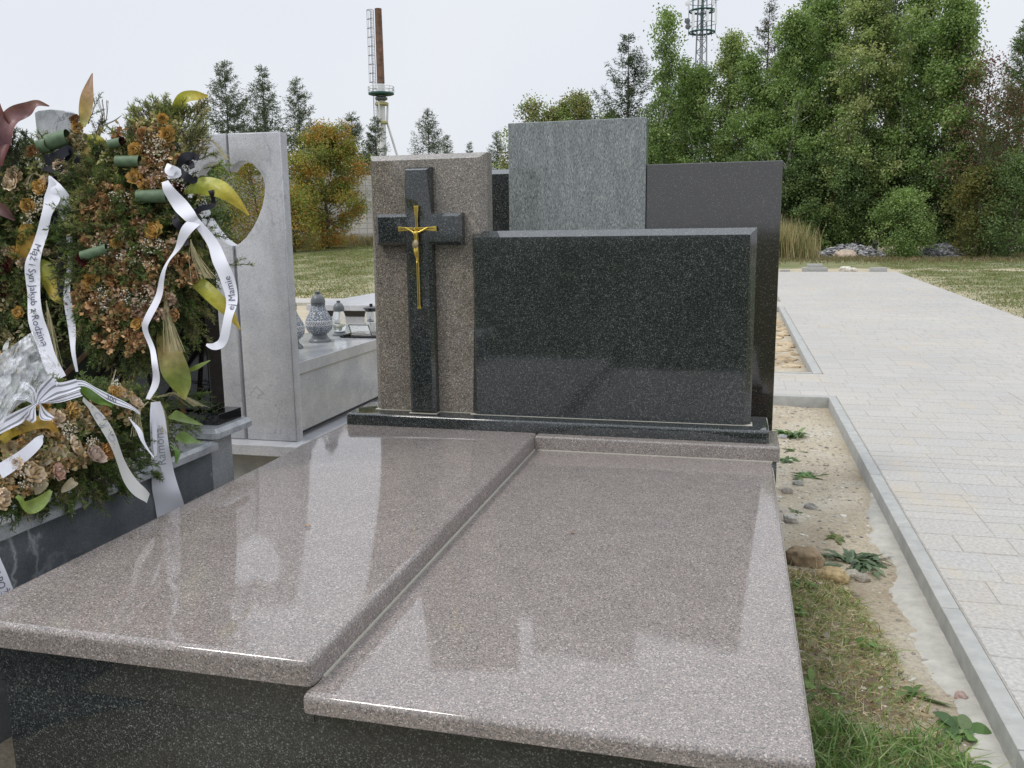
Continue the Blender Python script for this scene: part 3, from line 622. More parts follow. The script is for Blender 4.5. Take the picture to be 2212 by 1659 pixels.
X_, Y_, h = place(1668, -12, 66); conifer('larch', 'dark ragged larch top rising between the mast and the big leafy trees', X_, Y_, h, 3.6, [(.05, .07, .03), (.035, .05, .025), (.10, .08, .04)], dens=1.6, tuft=.30, base=.3, step=.6)
X_, Y_, h = place(2216, 35, 58); conifer('spruce', 'dark spruce cut by the right edge of the picture', X_, Y_, h, 3.4, DARK, dens=2.4, tuft=.32, base=.05, hang=.6)
gt = 'leafy trees at the edge of the field'
tl = [  # x px, top y px, distance, radius, leaves, palette, shape, bark, label
 (1438, -6, 57, 1.45, 9000, GREEN, 'column', 'birch', 'slim tall birch left of the mast, its tip leaving the top of the picture'),
 (1478, 118, 60, 1.6, 9500, GREEN, 'column', 'birch', 'short birch filling in under the left side of the mast'),
 (1408, 250, 58, 1.5, 6500, GREEN, 'oval', 'bark', 'low green tree beside the right edge of the tall grey stone'),
 (1522, 132, 58, 1.8, 12500, GREEN, 'column', 'birch', 'green tree hiding the lower part of the lattice mast'),
 (1577, 48, 59, 1.6, 12500, LIGHT, 'column', 'birch', 'pale poplar right of the mast with a wispy top'),
 (1630, 92, 57, 2.0, 14000, GREEN, 'column', 'bark', 'green tree below the dark ragged larch'),
 (1600, 330, 55, 1.9, 7000, DARK, 'oval', 'bark', 'low dark tree just above the dark stone top'),
 (1722, 5, 55, 2.4, 24000, GREEN, 'column', 'birch', 'broad pale-stemmed tree at the left of the large leafy mass'),
 (1800, -90, 57, 2.9, 26000, GREEN, 'column', 'birch', 'big dense tree with upright white stem, second in the large mass'),
 (1890, -70, 54, 2.8, 27000, LIGHT, 'column', 'bark', 'big light green tree in the middle of the large mass'),
 (1985, -130, 56, 2.9, 27000, GREEN, 'column', 'birch', 'tallest dark-topped tree of the large leafy mass'),
 (2055, -20, 54, 2.2, 21000, GREEN, 'column', 'bark', 'green tree forming the right end of the large leafy mass'),
 (1685, 105, 60, 2.0, 13000, GREEN, 'column', 'birch', 'green tree filling the gap under the ragged larch, left of the large mass'),
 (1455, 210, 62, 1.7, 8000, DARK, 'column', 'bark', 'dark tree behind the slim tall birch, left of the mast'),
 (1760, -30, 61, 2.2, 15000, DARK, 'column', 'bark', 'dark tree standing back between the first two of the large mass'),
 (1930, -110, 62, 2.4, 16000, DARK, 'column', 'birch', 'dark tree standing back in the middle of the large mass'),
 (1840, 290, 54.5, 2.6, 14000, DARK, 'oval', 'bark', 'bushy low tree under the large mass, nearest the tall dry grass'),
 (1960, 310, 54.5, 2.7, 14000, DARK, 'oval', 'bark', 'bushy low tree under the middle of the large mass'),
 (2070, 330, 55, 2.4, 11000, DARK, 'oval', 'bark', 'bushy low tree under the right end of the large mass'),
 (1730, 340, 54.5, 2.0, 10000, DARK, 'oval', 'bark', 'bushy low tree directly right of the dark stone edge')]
for x, yt, D, r, nl, cols, sh, bk, lab in tl:
    X_, Y_, h = place(x, yt, D); broad_tree('birch_tree' if bk == 'birch' else 'leafy_tree', lab, 'tree', X_, Y_, h, r, nl, cols, sh, base=.05 if sh == 'column' else .03, bark=bk, limbs=int(30+h*2.6), group=gt, lsize=.19, clump=.52, ragged=.5, up=1.35 if sh == 'column' else .6)
for x, yt, r, lab in ((1158, 206, 3.2, 'low yellow-green tree on the skyline left of the tall grey stone top'), (1215, 203, 2.9, 'second low yellow-green tree over the tall grey stone'), (1262, 188, 2.4, 'pointed yellow-green tree over the middle of the tall grey stone'), (1305, 235, 2.4, 'greener low tree tucked beside the pointed spruce')):
    X_, Y_, h = place(x, yt, 72); broad_tree('leafy_tree', lab, 'tree', X_, Y_, h, r, 12000, LIGHT+[(.20, .19, .07), (.2, .14, .06)], 'oval', base=.08, limbs=34, group='low trees above the tall grey stone', lsize=.22, clump=.6)
X_, Y_, h = place(2150, 95, 52); broad_tree('sparse_tree', 'thin half-bare tree with reddish leaves near the right edge', 'tree', X_, Y_, h, 2.0, 2600, [(.16, .07, .07), (.20, .10, .06), (.10, .10, .04), (.13, .05, .06)], 'oval', limbs=60, lsize=.15, clump=.7, ragged=.4, base=.15)
X_, Y_, h = place(2185, 170, 50); broad_tree('sparse_tree', 'second thin tree with mixed green and red leaves at the right edge', 'tree', X_, Y_, h, 1.5, 4200, [(.16, .07, .05), (.08, .11, .04), (.06, .09, .03)], 'oval', limbs=40, lsize=.15, clump=.6, base=.1)
for x, yt, D, r, nl, cols, lab in ((1955, 410, 48.5, 1.5, 9000, GREEN, 'bright green bush standing between the two rubble heaps'), (1850, 430, 54, 1.6, 6000, GREEN, 'green bush behind the left rubble heap'), (2130, 350, 49, 1.5, 6500, [(.16, .17, .05), (.20, .17, .05), (.08, .11, .035)], 'yellowing bush below the thin red-leaved tree'),
                              (2195, 330, 48, 1.5, 7500, DARK, 'dark bush at the right edge of the picture'), (2040, 420, 54, 1.6, 5500, DARK, 'dark bush behind the right rubble heap'), (1760, 445, 53.5, 1.3, 4500, GREEN, 'green bush behind the tall dry grass')):
    X_, Y_, h = place(x, yt, D); broad_tree('bush', lab, 'bush', X_, Y_, h, r, nl, cols, 'spread', base=.02, limbs=40, lsize=.14, clump=.45, ragged=.3, group='bushes at the foot of the trees')
ROW = [(.20, .25, .06), (.30, .30, .06), (.38, .26, .06), (.42, .16, .05), (.14, .20, .05), (.34, .33, .08), (.16, .23, .05)]
for x, yt, D, r, nl, lab in ((690, 262, 40, 1.9, 30000, 'orange and green rowan tree beside the heart headstone'), (553, 330, 41, 1.5, 4500, 'orange rowan tree seen through the heart cut-out'), (630, 400, 38, 1.1, 6000, 'small rowan half hidden behind the right edge of the heart headstone')):
    X_, Y_, h = place(x, yt, D); broad_tree('rowan_tree', lab, 'tree', X_, Y_, h, r, nl, ROW+[(.44, .22, .05), (.20, .27, .07)] if x > 600 else ROW[1:], 'spread', base=.01, limbs=72, lsize=.11, clump=.4, ragged=.3, group='rowan trees by the block wall')
for x, yt, D, nl in ((450, 330, 44, 6000),): 
    X_, Y_, h = place(x, yt, D); broad_tree('bush', 'dark shrub behind the wreath, left part of the heart opening', 'bush', X_, Y_, h, 1.6, nl, DARK, 'spread', base=.03, limbs=40, lsize=.14, clump=.5)
# distant belt of woodland that closes the horizon
P = []; 
for a0_, a1_, D, h, n in ((-75, -27, 175, 7, 26000), (-27, -6, 150, 9, 12000), (-6, 40, 95, 9, 26000)):
    an = np.radians(rng.uniform(a0_, a1_, n)); dd = D+rng.normal(0, 4, n); hh = h*(.62+.25*np.sin(an*55)+.2*np.sin(an*131+1)); x_ = np.sin(an)*dd; y_ = np.cos(an)*dd
    P.append(np.stack([x_, y_, gz(x_, y_)+rng.random(n)**.8*hh], 1))
P = np.concatenate(P); n = len(P)
tag(quads('far_woodland', leaf_quads(P, rand_dirs(n), rng.uniform(.6, 1.4, n), rng.uniform(.4, .9, n)), pal(n, DARK+[(.09, .10, .06)], .2), M['leaf']), 'distant belt of dark woodland closing off the horizon', 'woodland', kind='stuff')

# block wall by the rowans
W_ = empty('block_wall', (-22, 41.5, 1.0), 'pale tiled block wall with yellow spray paint behind the orange rowan', 'wall')
a = np.array(dirat(835, 46)); b_ = np.array(dirat(470, 46)); d_ = norm(b_-a); nv = np.array([-d_[1], d_[0]]) ; nv = -nv if nv[1] > 0 else nv
ln = np.linalg.norm(b_-a); bm = bmesh.new()
q = [a, b_, b_-nv*.3, a-nv*.3]; lo = [bm.verts.new((p[0], p[1], .6)) for p in q]; hi = [bm.verts.new((p[0], p[1], 4.48)) for p in q]
bm.faces.new(lo[::-1]); bm.faces.new(hi)
for k in range(4): bm.faces.new((lo[k], lo[(k+1) % 4], hi[(k+1) % 4], hi[k]))
bmesh.ops.recalc_face_normals(bm, faces=bm.faces)
m, nt, b = mat_new('pale_wall_blocks'); tcx = N(nt, 'ShaderNodeTexCoord'); rot = N(nt, 'ShaderNodeMapping'); rot.inputs['Rotation'].default_value = (0, 0, -math.atan2(d_[1], d_[0])); nt.links.new(tcx.outputs['Object'], rot.inputs['Vector'])
rot2 = N(nt, 'ShaderNodeMapping'); rot2.inputs['Rotation'].default_value = (R(90), 0, 0); nt.links.new(rot.outputs['Vector'], rot2.inputs['Vector'])
br = N(nt, 'ShaderNodeTexBrick', offset=0.0, squash=1.0); nt.links.new(rot2.outputs['Vector'], br.inputs['Vector'])
for k, v_ in (('Scale', 1), ('Mortar Size', .022), ('Brick Width', .42), ('Row Height', .27), ('Bias', 0)): br.inputs[k].default_value = v_
br.inputs['Color1'].default_value = (.52, .50, .46, 1); br.inputs['Color2'].default_value = (.44, .42, .39, 1); br.inputs['Mortar'].default_value = (.33, .32, .295, 1)
c = mixc(nt, br.outputs['Color'], ramp(nt, noise(nt, tcx.outputs['Object'], .7, 6, .65), [(.3, (.75,)*3), (.7, (1.1,)*3)]), 1.0, 'MULTIPLY'); nt.links.new(c, b.inputs['Base Color']); b.inputs['Roughness'].default_value = .9
from_bm('masonry', bm, m, W_)
bm = bmesh.new()
for px_, z0, z1, w_ in ((782, 1.7, 3.0, .25), (770, 1.9, 2.5, .18), (790, 2.3, 3.4, .15), (745, 1.8, 2.9, .12)):
    c0_ = np.array(dirat(px_, 46)); 
    for k in range(3):
        cc = c0_+d_*random.uniform(-.15, .15)+nv*.004; zz0 = z0+random.uniform(0, .3); zz1 = z1-random.uniform(0, .3); nn = 14
        vs = [bm.verts.new((cc[0]+d_[0]*w_*math.cos(t_*6.283/nn)*(1+.25*math.sin(t_*3)), cc[1]+d_[1]*w_*math.cos(t_*6.283/nn), (zz0+zz1)/2+(zz1-zz0)/2*math.sin(t_*6.283/nn))) for t_ in range(nn)]
        bm.faces.new(vs); 
        for v_ in vs: v_.co.x += nv[0]*.002*k; v_.co.y += nv[1]*.002*k
from_bm('spray_paint', bm, M['graffiti'], W_)

# chimney
X_, Y_ = dirat(817, 150, 25); zt = lambda y: zpx(823, y, 150); g0 = float(gz(X_, Y_)); mpx = 150/FPX
Cn = empty('chimney', (X_, Y_, g0), 'tall rusty steel chimney with a caged ladder and round railed platform', 'chimney')
from_bm('flue', lathe_bm([(.62, zt(180)-g0), (.60, zt(100)-g0), (.55, zt(22)-g0), (.57, zt(21)-g0), (.57, zt(19)-g0), (.50, zt(19)-g0)], (X_, Y_, g0), 20), M['rust'], Cn, 40)
from_bm('lower_pipe', lathe_bm([(.55, -.1), (.55, zt(181)-g0)], (X_, Y_, g0), 20), M['white_steel'], Cn, 40)
bm = lathe_bm([(.6, zt(207)-g0), (1.9, zt(205)-g0), (2.1, zt(204)-g0), (2.1, zt(201)-g0), (.6, zt(201)-g0)], (X_, Y_, g0), 24); pf = from_bm('platform', bm, M['mast_green'], Cn, 30)
bm = bmesh.new()
for zz in (zt(188), zt(194)): tube_bm(bm, [(X_+2.1*math.cos(k/24*6.2832), Y_+2.1*math.sin(k/24*6.2832), zz) for k in range(25)], .05, 5)
for k in range(14): tube_bm(bm, [(X_+2.1*math.cos(k/14*6.2832), Y_+2.1*math.sin(k/14*6.2832), zt(201)), (X_+2.1*math.cos(k/14*6.2832), Y_+2.1*math.sin(k/14*6.2832), zt(188))], .05, 5)
from_bm('railing', bm, M['white_steel'], pf)
from_bm('collar', lathe_bm([(.6, zt(218)-g0), (1.0, zt(215)-g0), (1.0, zt(211)-g0), (.6, zt(208)-g0)], (X_, Y_, g0), 20), M['gm_grey'], Cn, 30)
from_bm('band', lathe_bm([(.9, zt(228)-g0), (1.1, zt(227)-g0), (1.1, zt(222)-g0), (.9, zt(221)-g0)], (X_, Y_, g0), 20), M['yellow_steel'], Cn, 30)
from_bm('band', lathe_bm([(.8, zt(268)-g0), (.95, zt(267)-g0), (.95, zt(263)-g0), (.8, zt(262)-g0)], (X_, Y_, g0), 20), M['yellow_steel'], Cn, 30)
for k in range(3):
    an = .5+k*2.094; from_bm('strut', tube_bm(bmesh.new(), [(X_+1.0*math.cos(an), Y_+1.0*math.sin(an), zt(222)), (X_+.8*math.cos(an), Y_+.8*math.sin(an), zt(265)), (X_+6.0*math.cos(an), Y_+6.0*math.sin(an), g0)], [.17, .17, .22], 6), M['white_steel'], Cn)
bm = bmesh.new(); lx = -1.05
for dx in (-.28, .28): tube_bm(bm, [(X_+lx+dx, Y_-.2, zt(330)), (X_+lx+dx, Y_-.2, zt(21))], .045, 4)
for k in range(96): zz = zt(330)+k*(zt(21)-zt(330))/96; tube_bm(bm, [(X_+lx-.28, Y_-.2, zz), (X_+lx+.28, Y_-.2, zz)], .025, 4)
for dx, dy in ((-.75, -.5), (-.35, -.9), (.2, -.9)): tube_bm(bm, [(X_+lx+dx, Y_+dy, zt(178)), (X_+lx+dx, Y_+dy, zt(21))], .03, 4)
for k in range(9): zz = zt(178)+k*(zt(22)-zt(178))/8; tube_bm(bm, [(X_+lx-.3, Y_-.2, zz), (X_+lx-.75, Y_-.5, zz), (X_+lx-.35, Y_-.9, zz), (X_+lx+.2, Y_-.9, zz), (X_+lx+.3, Y_-.2, zz)], .04, 4)
from_bm('caged_ladder', bm, M['gm_grey'], Cn)

# lattice mast
X_, Y_ = dirat(1516, 120, 70); zt = lambda y: zpx(1516, y, 120); g0 = float(gz(X_, Y_))
Mm = empty('lattice_mast', (X_, Y_, g0), 'galvanised lattice mast with ringed antenna platforms above the birches', 'mast')
top = zt(-40); bm = bmesh.new(); wd = lambda z: .68+.9*(1-(z-g0)/(top-g0))
cor = [(1, 1), (-1, 1), (-1, -1), (1, -1)]
for cx, cy in cor: tube_bm(bm, [(X_+cx*wd(g0)*.72, Y_+cy*wd(g0)*.72, g0), (X_+cx*wd(top)*.72, Y_+cy*wd(top)*.72, top)], .07, 5)
z = g0+1; s_ = 1
while z < top-2:
    z2 = z+1.55
    for k in range(4):
        (ax_, ay_), (bx_, by_) = cor[k], cor[(k+1) % 4]
        if s_ < 0: (ax_, ay_), (bx_, by_) = (bx_, by_), (ax_, ay_)
        tube_bm(bm, [(X_+ax_*wd(z)*.72, Y_+ay_*wd(z)*.72, z), (X_+bx_*wd(z2)*.72, Y_+by_*wd(z2)*.72, z2)], .045, 4)
        tube_bm(bm, [(X_+ax_*wd(z)*.72, Y_+ay_*wd(z)*.72, z), (X_+bx_*wd(z)*.72, Y_+by_*wd(z)*.72, z)], .035, 4)
    z = z2; s_ = -s_
from_bm('lattice', bm, M['mast'], Mm)
bm = bmesh.new(); 
for dx in (-.15, 0, .15): tube_bm(bm, [(X_+dx, Y_-.2, g0), (X_+dx, Y_-.2, top)], .06, 5)
from_bm('cable_ladder', bm, M['gm_grey'], Mm)
for yy in (70, 24):
    bm = bmesh.new(); zz = zt(yy)
    for rr, dz in ((1.65, 0), (1.3, .02), (1.7, 1.05)): tube_bm(bm, [(X_+rr*math.cos(k/16*6.2832), Y_+rr*math.sin(k/16*6.2832), zz+dz) for k in range(17)], .09 if dz < 1 else .04, 5)
    for k in range(8): c_k, s_k = math.cos(k/8*6.2832), math.sin(k/8*6.2832); tube_bm(bm, [(X_+.9*c_k, Y_+.9*s_k, zz), (X_+1.7*c_k, Y_+1.7*s_k, zz)], .06, 4); tube_bm(bm, [(X_+1.68*c_k, Y_+1.68*s_k, zz-.3), (X_+1.68*c_k, Y_+1.68*s_k, zz+2.6)], .04, 4)
    from_bm('ring_platform', bm, M['mast_green'], Mm)
for dx, yy, hh in ((-1.0, 48, 2.0), (.75, 42, 1.4), (1.75, 44, 2.0), (-.2, 5, 1.6), (1.4, 8, 1.5)):
    from_bm('panel_antenna', block(X_+dx-.15, X_+dx+.15, Y_-1.9, Y_-1.75, zt(yy)-hh/2, zt(yy)+hh/2, .03), M['panel'], Mm)
for dx, yy in ((-1.75, 50), (-1.65, 62), (-1.75, 12), (1.9, 5)):
    c_ = (X_+dx, Y_-1.6, zt(yy)); bm = lathe_bm([(.05, -.15), (.3, -.1), (.36, .12), (.3, .14)], (0, 0, 0), 14); bmesh.ops.rotate(bm, verts=bm.verts, matrix=Matrix.Rotation(R(90), 3, 'X')); bmesh.ops.translate(bm, verts=bm.verts, vec=c_)
    from_bm('dish_antenna', bm, M['gm_grey'] if yy > 20 else M['panel'], Mm, 40)

# ------------------------------------------------------------------ field details beyond the path
def blades(P, hgt, spread, wid, cols, name, lab, cat, mat='leaf', kind='stuff', parent=None, bend=.35):
    n = len(P); D = norm(np.stack([rng.normal(0, spread, n), rng.normal(0, spread, n), np.ones(n)], 1)); hg = (hgt*rng.uniform(.5, 1.2, n))[:, None]
    side = norm(np.cross(D, rand_dirs(n)))*wid*.5; m1 = P+D*hg*.55; dd = norm(rng.normal(size=(n, 3))*np.array([1, 1, .2])); tp = P+D*hg*.97+dd*hg*bend
    q1 = np.stack([P-side, P+side, m1+side*.8, m1-side*.8], 1); q2 = np.stack([m1-side*.8, m1+side*.8, tp+side*.12, tp-side*.12], 1)
    c = pal(n, cols, .2); o = quads(name, np.concatenate([q1, q2]), np.concatenate([c, c]), M[mat], parent)
    return tag(o, lab, cat, kind=kind)
n = 3600; p_ = np.array([dirat(a, d) for a, d in zip(1675+rng.beta(1, 2.6, n)*105, rng.uniform(46, 54, n))]); P = np.column_stack([p_, gz(p_[:, 0], p_[:, 1])])
blades(P, (1.1+.9*np.clip(rng.beta(2, 2, len(P))*(1.25-(p_[:, 0]-p_[:, 0].min())/6), .1, 1.1)), .10, .035, [(.42, .34, .19), (.34, .28, .14), (.20, .22, .08), (.48, .40, .25), (.16, .19, .07)], 'tall_dry_grass', 'stand of tall straw-coloured reed grass at the edge of the dark stone', 'tall grass', bend=.12)
n = 26000; x_ = rng.uniform(-12, 22, n); y_ = 48+rng.normal(0, 3.0, n); blades(np.column_stack([x_, y_, gz(x_, y_)]), .20, .35, .03, [(.20, .17, .10), (.26, .21, .13), (.16, .17, .07), (.12, .14, .05), (.24, .16, .11)], 'rough_grass', 'fringe of brownish rough grass in front of the trees', 'grass')
n = 9000; f_ = rng.random(n); x_ = -24+f_*10+rng.normal(0, 1.2, n)*.6; y_ = 37.5+f_*3+rng.normal(0, .8, n); blades(np.column_stack([x_, y_, gz(x_, y_)]), .5, .3, .025, [(.26, .22, .13), (.20, .17, .09), (.30, .25, .15)], 'rough_grass', 'strip of dry brown grass at the foot of the block wall', 'grass')
# short turf with real blades on the verge right of the path and on the left field
n = 60000; kc = 1500; cy_ = 14+33*rng.random(kc)**1.2; cx_ = xr(cy_)+.05+rng.random(kc)*9; ii = rng.integers(0, kc, n); y_ = cy_[ii]+rng.normal(0, .28, n); x_ = cx_[ii]+rng.normal(0, .22, n); k = x_ > xr(y_)+.02; x_, y_ = x_[k], y_[k]
blades(np.column_stack([x_, y_, gz(x_, y_)-.01]), .075, .8, .016, [(.13, .19, .05), (.10, .15, .04), (.20, .21, .09), (.26, .22, .13)], 'turf', 'patchy short grass on the verge right of the paved path', 'grass')
n = 50000; kc = 1300; cy_ = 19.5+18*rng.random(kc); cx_ = -.35*cy_-2-rng.random(kc)*8; ii = rng.integers(0, kc, n); y_ = cy_[ii]+rng.normal(0, .35, n); x_ = cx_[ii]+rng.normal(0, .35, n)
blades(np.column_stack([x_, y_, gz(x_, y_)-.01]), .07, .8, .02, [(.16, .20, .06), (.12, .16, .05), (.22, .22, .10), (.27, .24, .13)], 'turf', 'worn short grass of the field between the headstones', 'grass')
# rubble heaps
def rock_mesh(cs, ss, cols, name, parent=None, flat=.7, mat='stone_bits'):
    Q = []; Cl = []
    ico = bmesh.new(); bmesh.ops.create_icosphere(ico, subdivisions=1, radius=1); V = np.array([v.co[:] for v in ico.verts]); T_ = [[v.index for v in f.verts] for f in ico.faces]; ico.free()
    for c, s in zip(cs, ss):
        vv = V*(1+rng.normal(0, .18, (len(V), 1)))*np.array([rng.uniform(.6, 1.3), rng.uniform(.6, 1.3), rng.uniform(.4, .9)*flat])*s; a = rng.random()*6.28; ro = np.array([[math.cos(a), -math.sin(a), 0], [math.sin(a), math.cos(a), 0], [0, 0, 1]]); vv = vv@ro.T+c
        cc = pal(1, cols, .15)[0]
        for t_ in T_: Q.append([vv[t_[0]], vv[t_[1]], vv[t_[2]], (vv[t_[2]]+vv[t_[0]])/2]); Cl.append(cc)
    return quads(name, Q, Cl, M[mat], parent)
for a0_, a1_, D, hh, lab, cols in ((1762, 1915, 51, .7, 'left heap of grey slate rubble at the foot of the trees', [(.19, .19, .20), (.27, .27, .28), (.11, .11, .12), (.38, .37, .36)]), (1985, 2085, 50.5, .75, 'right heap of grey slate rubble beyond the bright green bush', [(.18, .18, .19), (.25, .25, .26), (.10, .10, .11), (.33, .33, .33)])):
    cs = []; ss = []
    for k in range(1500):
        f_ = random.random(); px_ = a0_+(a1_-a0_)*f_; d0 = random.gauss(0, 1.0); x_, y_ = dirat(px_, D+d0); hgt = hh*max(0, math.sin(math.pi*min(1, f_*1.0)))**.7*max(0, 1-abs(d0)/2.2)
        cs.append(np.array([x_, y_, float(gz(x_, y_))+hgt*random.random()**.35])); ss.append(random.uniform(.06, .17))
    tag(rock_mesh(cs, ss, cols, 'rubble_heap'), lab, 'rubble', 'slate rubble heaps', 'stuff')

from mathutils import noise as mnoise
def pebble(name, s, c):
    bm = bmesh.new(); bmesh.ops.create_icosphere(bm, subdivisions=4, radius=1); sd_ = Vector((random.random()*50, random.random()*50, 0)); k3 = (random.uniform(.9, 1.25), random.uniform(.75, 1), random.uniform(.6, .8))
    for v in bm.verts:
        q = v.co.copy(); f = 1+.34*mnoise.noise(q*1.1+sd_)+.14*mnoise.noise(q*2.7+sd_)+.05*mnoise.noise(q*8+sd_); q = Vector((math.copysign(abs(q.x)**.8, q.x), math.copysign(abs(q.y)**.8, q.y), math.copysign(abs(q.z)**.8, q.z)))*f; v.co = Vector((q.x*k3[0], q.y*k3[1], q.z*k3[2]))*s+Vector((0, 0, s*.28))
    me = bpy.data.meshes.new(name); bm.to_mesh(me); bm.free(); me.polygons.foreach_set('use_smooth', [True]*len(me.polygons)); return link(name, me, simple('stone', c, .95, nscale=1.6/s, namt=.3, bscale=5/s, bstr=.8))
# concrete kerb stones lying at the end of the path
for x0, x1, y0, z1, z0, dz, lab in ((2.25, 3.12, 33.25, .15, -.03, 0, 'long grey concrete kerb stone lying flat at the path end'), (2.42, 2.95, 33.3, .27, .151, 0, 'shorter kerb stone lying on top of the long one'), (4.50, 5.05, 32.95, .15, -.02, .03, 'kerb stone lying alone at the far right corner of the path'), (1.5, 1.83, 33.3, .07, -.03, 0, 'small concrete piece sunk in sand at the path end beside the dark stone')):
    o = from_bm('kerb_stone', block(x0-(x0+x1)/2, x1-(x0+x1)/2, -.1, .1, z0, z1, .012), M['kerb'], None, 30); o.location = ((x0+x1)/2, y0, 0); o.rotation_euler.z = dz; tag(o, lab, 'kerb stone', 'loose kerb stones at the path end')
for k, (x_, y_, s, lab) in enumerate(((3.75, 33.5, .17, 'left of two pale stones in the weeds at the path end'), (3.98, 33.4, .14, 'right of two pale stones in the weeds at the path end'))):
    o = pebble('stone', s, (.55, .52, .45)); o.location = (x_, y_, 0); tag(o, lab, 'stone', 'pale stones at the path end')
x_, y_ = dirat(1828, 48.6); o = pebble('boulder', .5, (.46, .37, .29)); o.location = (x_, y_, gz(x_, y_)-.05); tag(o, 'single pinkish beige boulder in front of the left rubble heap', 'boulder')
# red board in the shrubs, right
x_, y_ = dirat(2146, 49); Bd = empty('red_board', (x_, y_, float(gz(x_, y_))), 'small faded red board on a post among the shrubs at the right', 'board')
from_bm('board', block(x_-.38, x_+.38, y_-.03, y_, 2.65, 3.75, .01), M['red_paint'], Bd); from_bm('post', tube_bm(bmesh.new(), [(x_, y_+.06, -.1), (x_, y_+.06, 3.6)], .06), M['gm_grey'], Bd)

# ------------------------------------------------------------------ bed between the grave and the kerb
def clump(bx, by, n, rad, length, wid, cols, name, lab, cat, group=None, flat=.45, jag=True):
    """rosette of broad toothed leaves."""
    g0 = float(gz(bx, by)); Q = []; Cl = []
    for k in range(n):
        a = random.random()*6.283; L = length*random.uniform(.55, 1.1); el = random.uniform(.1, 1.0)*flat; p = np.array([bx+random.gauss(0, rad*.4), by+random.gauss(0, rad*.4), g0+.003]); d = np.array([math.cos(a)*math.cos(el), math.sin(a)*math.cos(el), math.sin(el)]); sd_ = np.array([-math.sin(a), math.cos(a), random.gauss(0, .3)]); c_ = pal(1, cols, .18)[0]; seg = 7; prev = None
        for i in range(seg+1):
            f = i/seg; w = wid*.8*math.sin(math.pi*(.08+.9*f))**.8*(1 if not jag or i % 2 else .5); pp = p+d*L*f+np.array([0, 0, -L*.45*f*f]); pp[2] = max(pp[2], g0+.004)
            cur = (pp-sd_*w*.5, pp+sd_*w*.5)
            if prev: Q.append([prev[0], prev[1], cur[1], cur[0]]); Cl.append(c_*random.uniform(.9, 1.1))
            prev = cur
    o = quads(name, Q, Cl, M['leaf']); return tag(o, lab, cat, group)
wg = [(.10, .18, .055), (.14, .24, .075), (.19, .26, .12), (.08, .14, .055)]
gw = 'weeds growing in the sand by the grave'
clump(.46, 7.03, 34, .11, .17, .05, wg, 'weed_rosette', 'dark toothed rosette beside the foot of the dark back stone', 'weed', gw, .9)
clump(.42, 6.5, 10, .08, .09, .03, wg+[(.22, .25, .18)], 'weed_rosette', 'small greyish weed just below the dark rosette', 'weed', gw)
clump(.36, 6.24, 14, .05, .12, .045, wg, 'weed_rosette', 'weed tucked against the corner of the brown rear strip', 'weed', gw)
clump(.48, 5.88, 24, .10, .12, .035, wg, 'weed_rosette', 'flat jagged weed in the middle of the sand strip', 'weed', gw)
clump(.37, 5.06, 8, .02, .045, .018, wg, 'weed_rosette', 'tiny green seedling in the sand', 'weed', gw)
clump(.55, 4.64, 16, .04, .08, .03, [(.14, .19, .06), (.20, .22, .08)], 'weed_rosette', 'small yellow-green weed above the big rosette', 'weed', gw)
clump(.60, 4.30, 52, .11, .17, .045, [(.11, .16, .09), (.15, .20, .12), (.07, .12, .05)], 'weed_rosette', 'large grey-green rosette right of the two brown stones', 'weed', gw, .7)
clump(.73, 2.84, 16, .05, .11, .055, wg, 'weed_rosette', 'leafy weed growing from the grey mortar near the kerb', 'weed', gw, .9, False)
for x_, y_, s, cols, lab in ((.36, 4.22, .085, [(.27, .20, .12)], 'larger brown earth-coloured stone against the slab'), (.47, 4.05, .062, [(.36, .27, .14)], 'yellowish square stone in front of the larger brown one'), (.33, 4.86, .04, [(.45, .43, .38)], 'pale flat stone in the sand near the slab edge'), (.56, 4.12, .035, [(.36, .33, .27)], 'light pebble beside the yellowish stone'), (.60, 4.09, .03, [(.30, .27, .22)], 'brown pebble right of the yellowish stone'), (.42, 5.68, .03, [(.33, .32, .28)], 'grey pebble below the flat jagged weed'), (.34, 5.47, .035, [(.36, .33, .28)], 'flat beige pebble near the corner of the base'), (.79, 3.05, .022, [(.42, .30, .26)], 'small pinkish stone resting against the kerb'), (.45, 5.15, .03, [(.30, .29, .26)], 'grey chip in the middle of the sand'), (.38, 6.95, .03, [(.36, .36, .37)], 'light grey chip beside the dark rosette')):
    o = pebble('stone', s, cols[0]); o.location = (x_, y_, gz(x_, y_)); tag(o, lab, 'stone', 'stones in the sand strip')
# gravel grains scattered in the sand
n = 1500; x_ = rng.uniform(.24, .78, n); y_ = 2.2+6*rng.random(n)**.7; cs = np.column_stack([x_, y_, gz(x_, y_)]); tag(rock_mesh(cs, rng.uniform(.003, .010, n)*rng.choice([1, 1, 1.7], n), [(.42, .38, .30), (.30, .27, .22), (.5, .48, .42), (.22, .2, .17)], 'gravel'), 'loose grit scattered over the sand strip', 'gravel', kind='stuff')
n = 420; x_ = rng.uniform(.10, .76, n); y_ = rng.uniform(9.9, 17.5, n); cs = np.column_stack([x_, y_, gz(x_, y_)-.01]); tag(rock_mesh(cs, rng.uniform(.012, .10, n), [(.40, .31, .20), (.33, .25, .15), (.46, .37, .25)], 'soil_clods'), 'broken clods of yellow earth in the bed beyond the cross path', 'soil', kind='stuff')
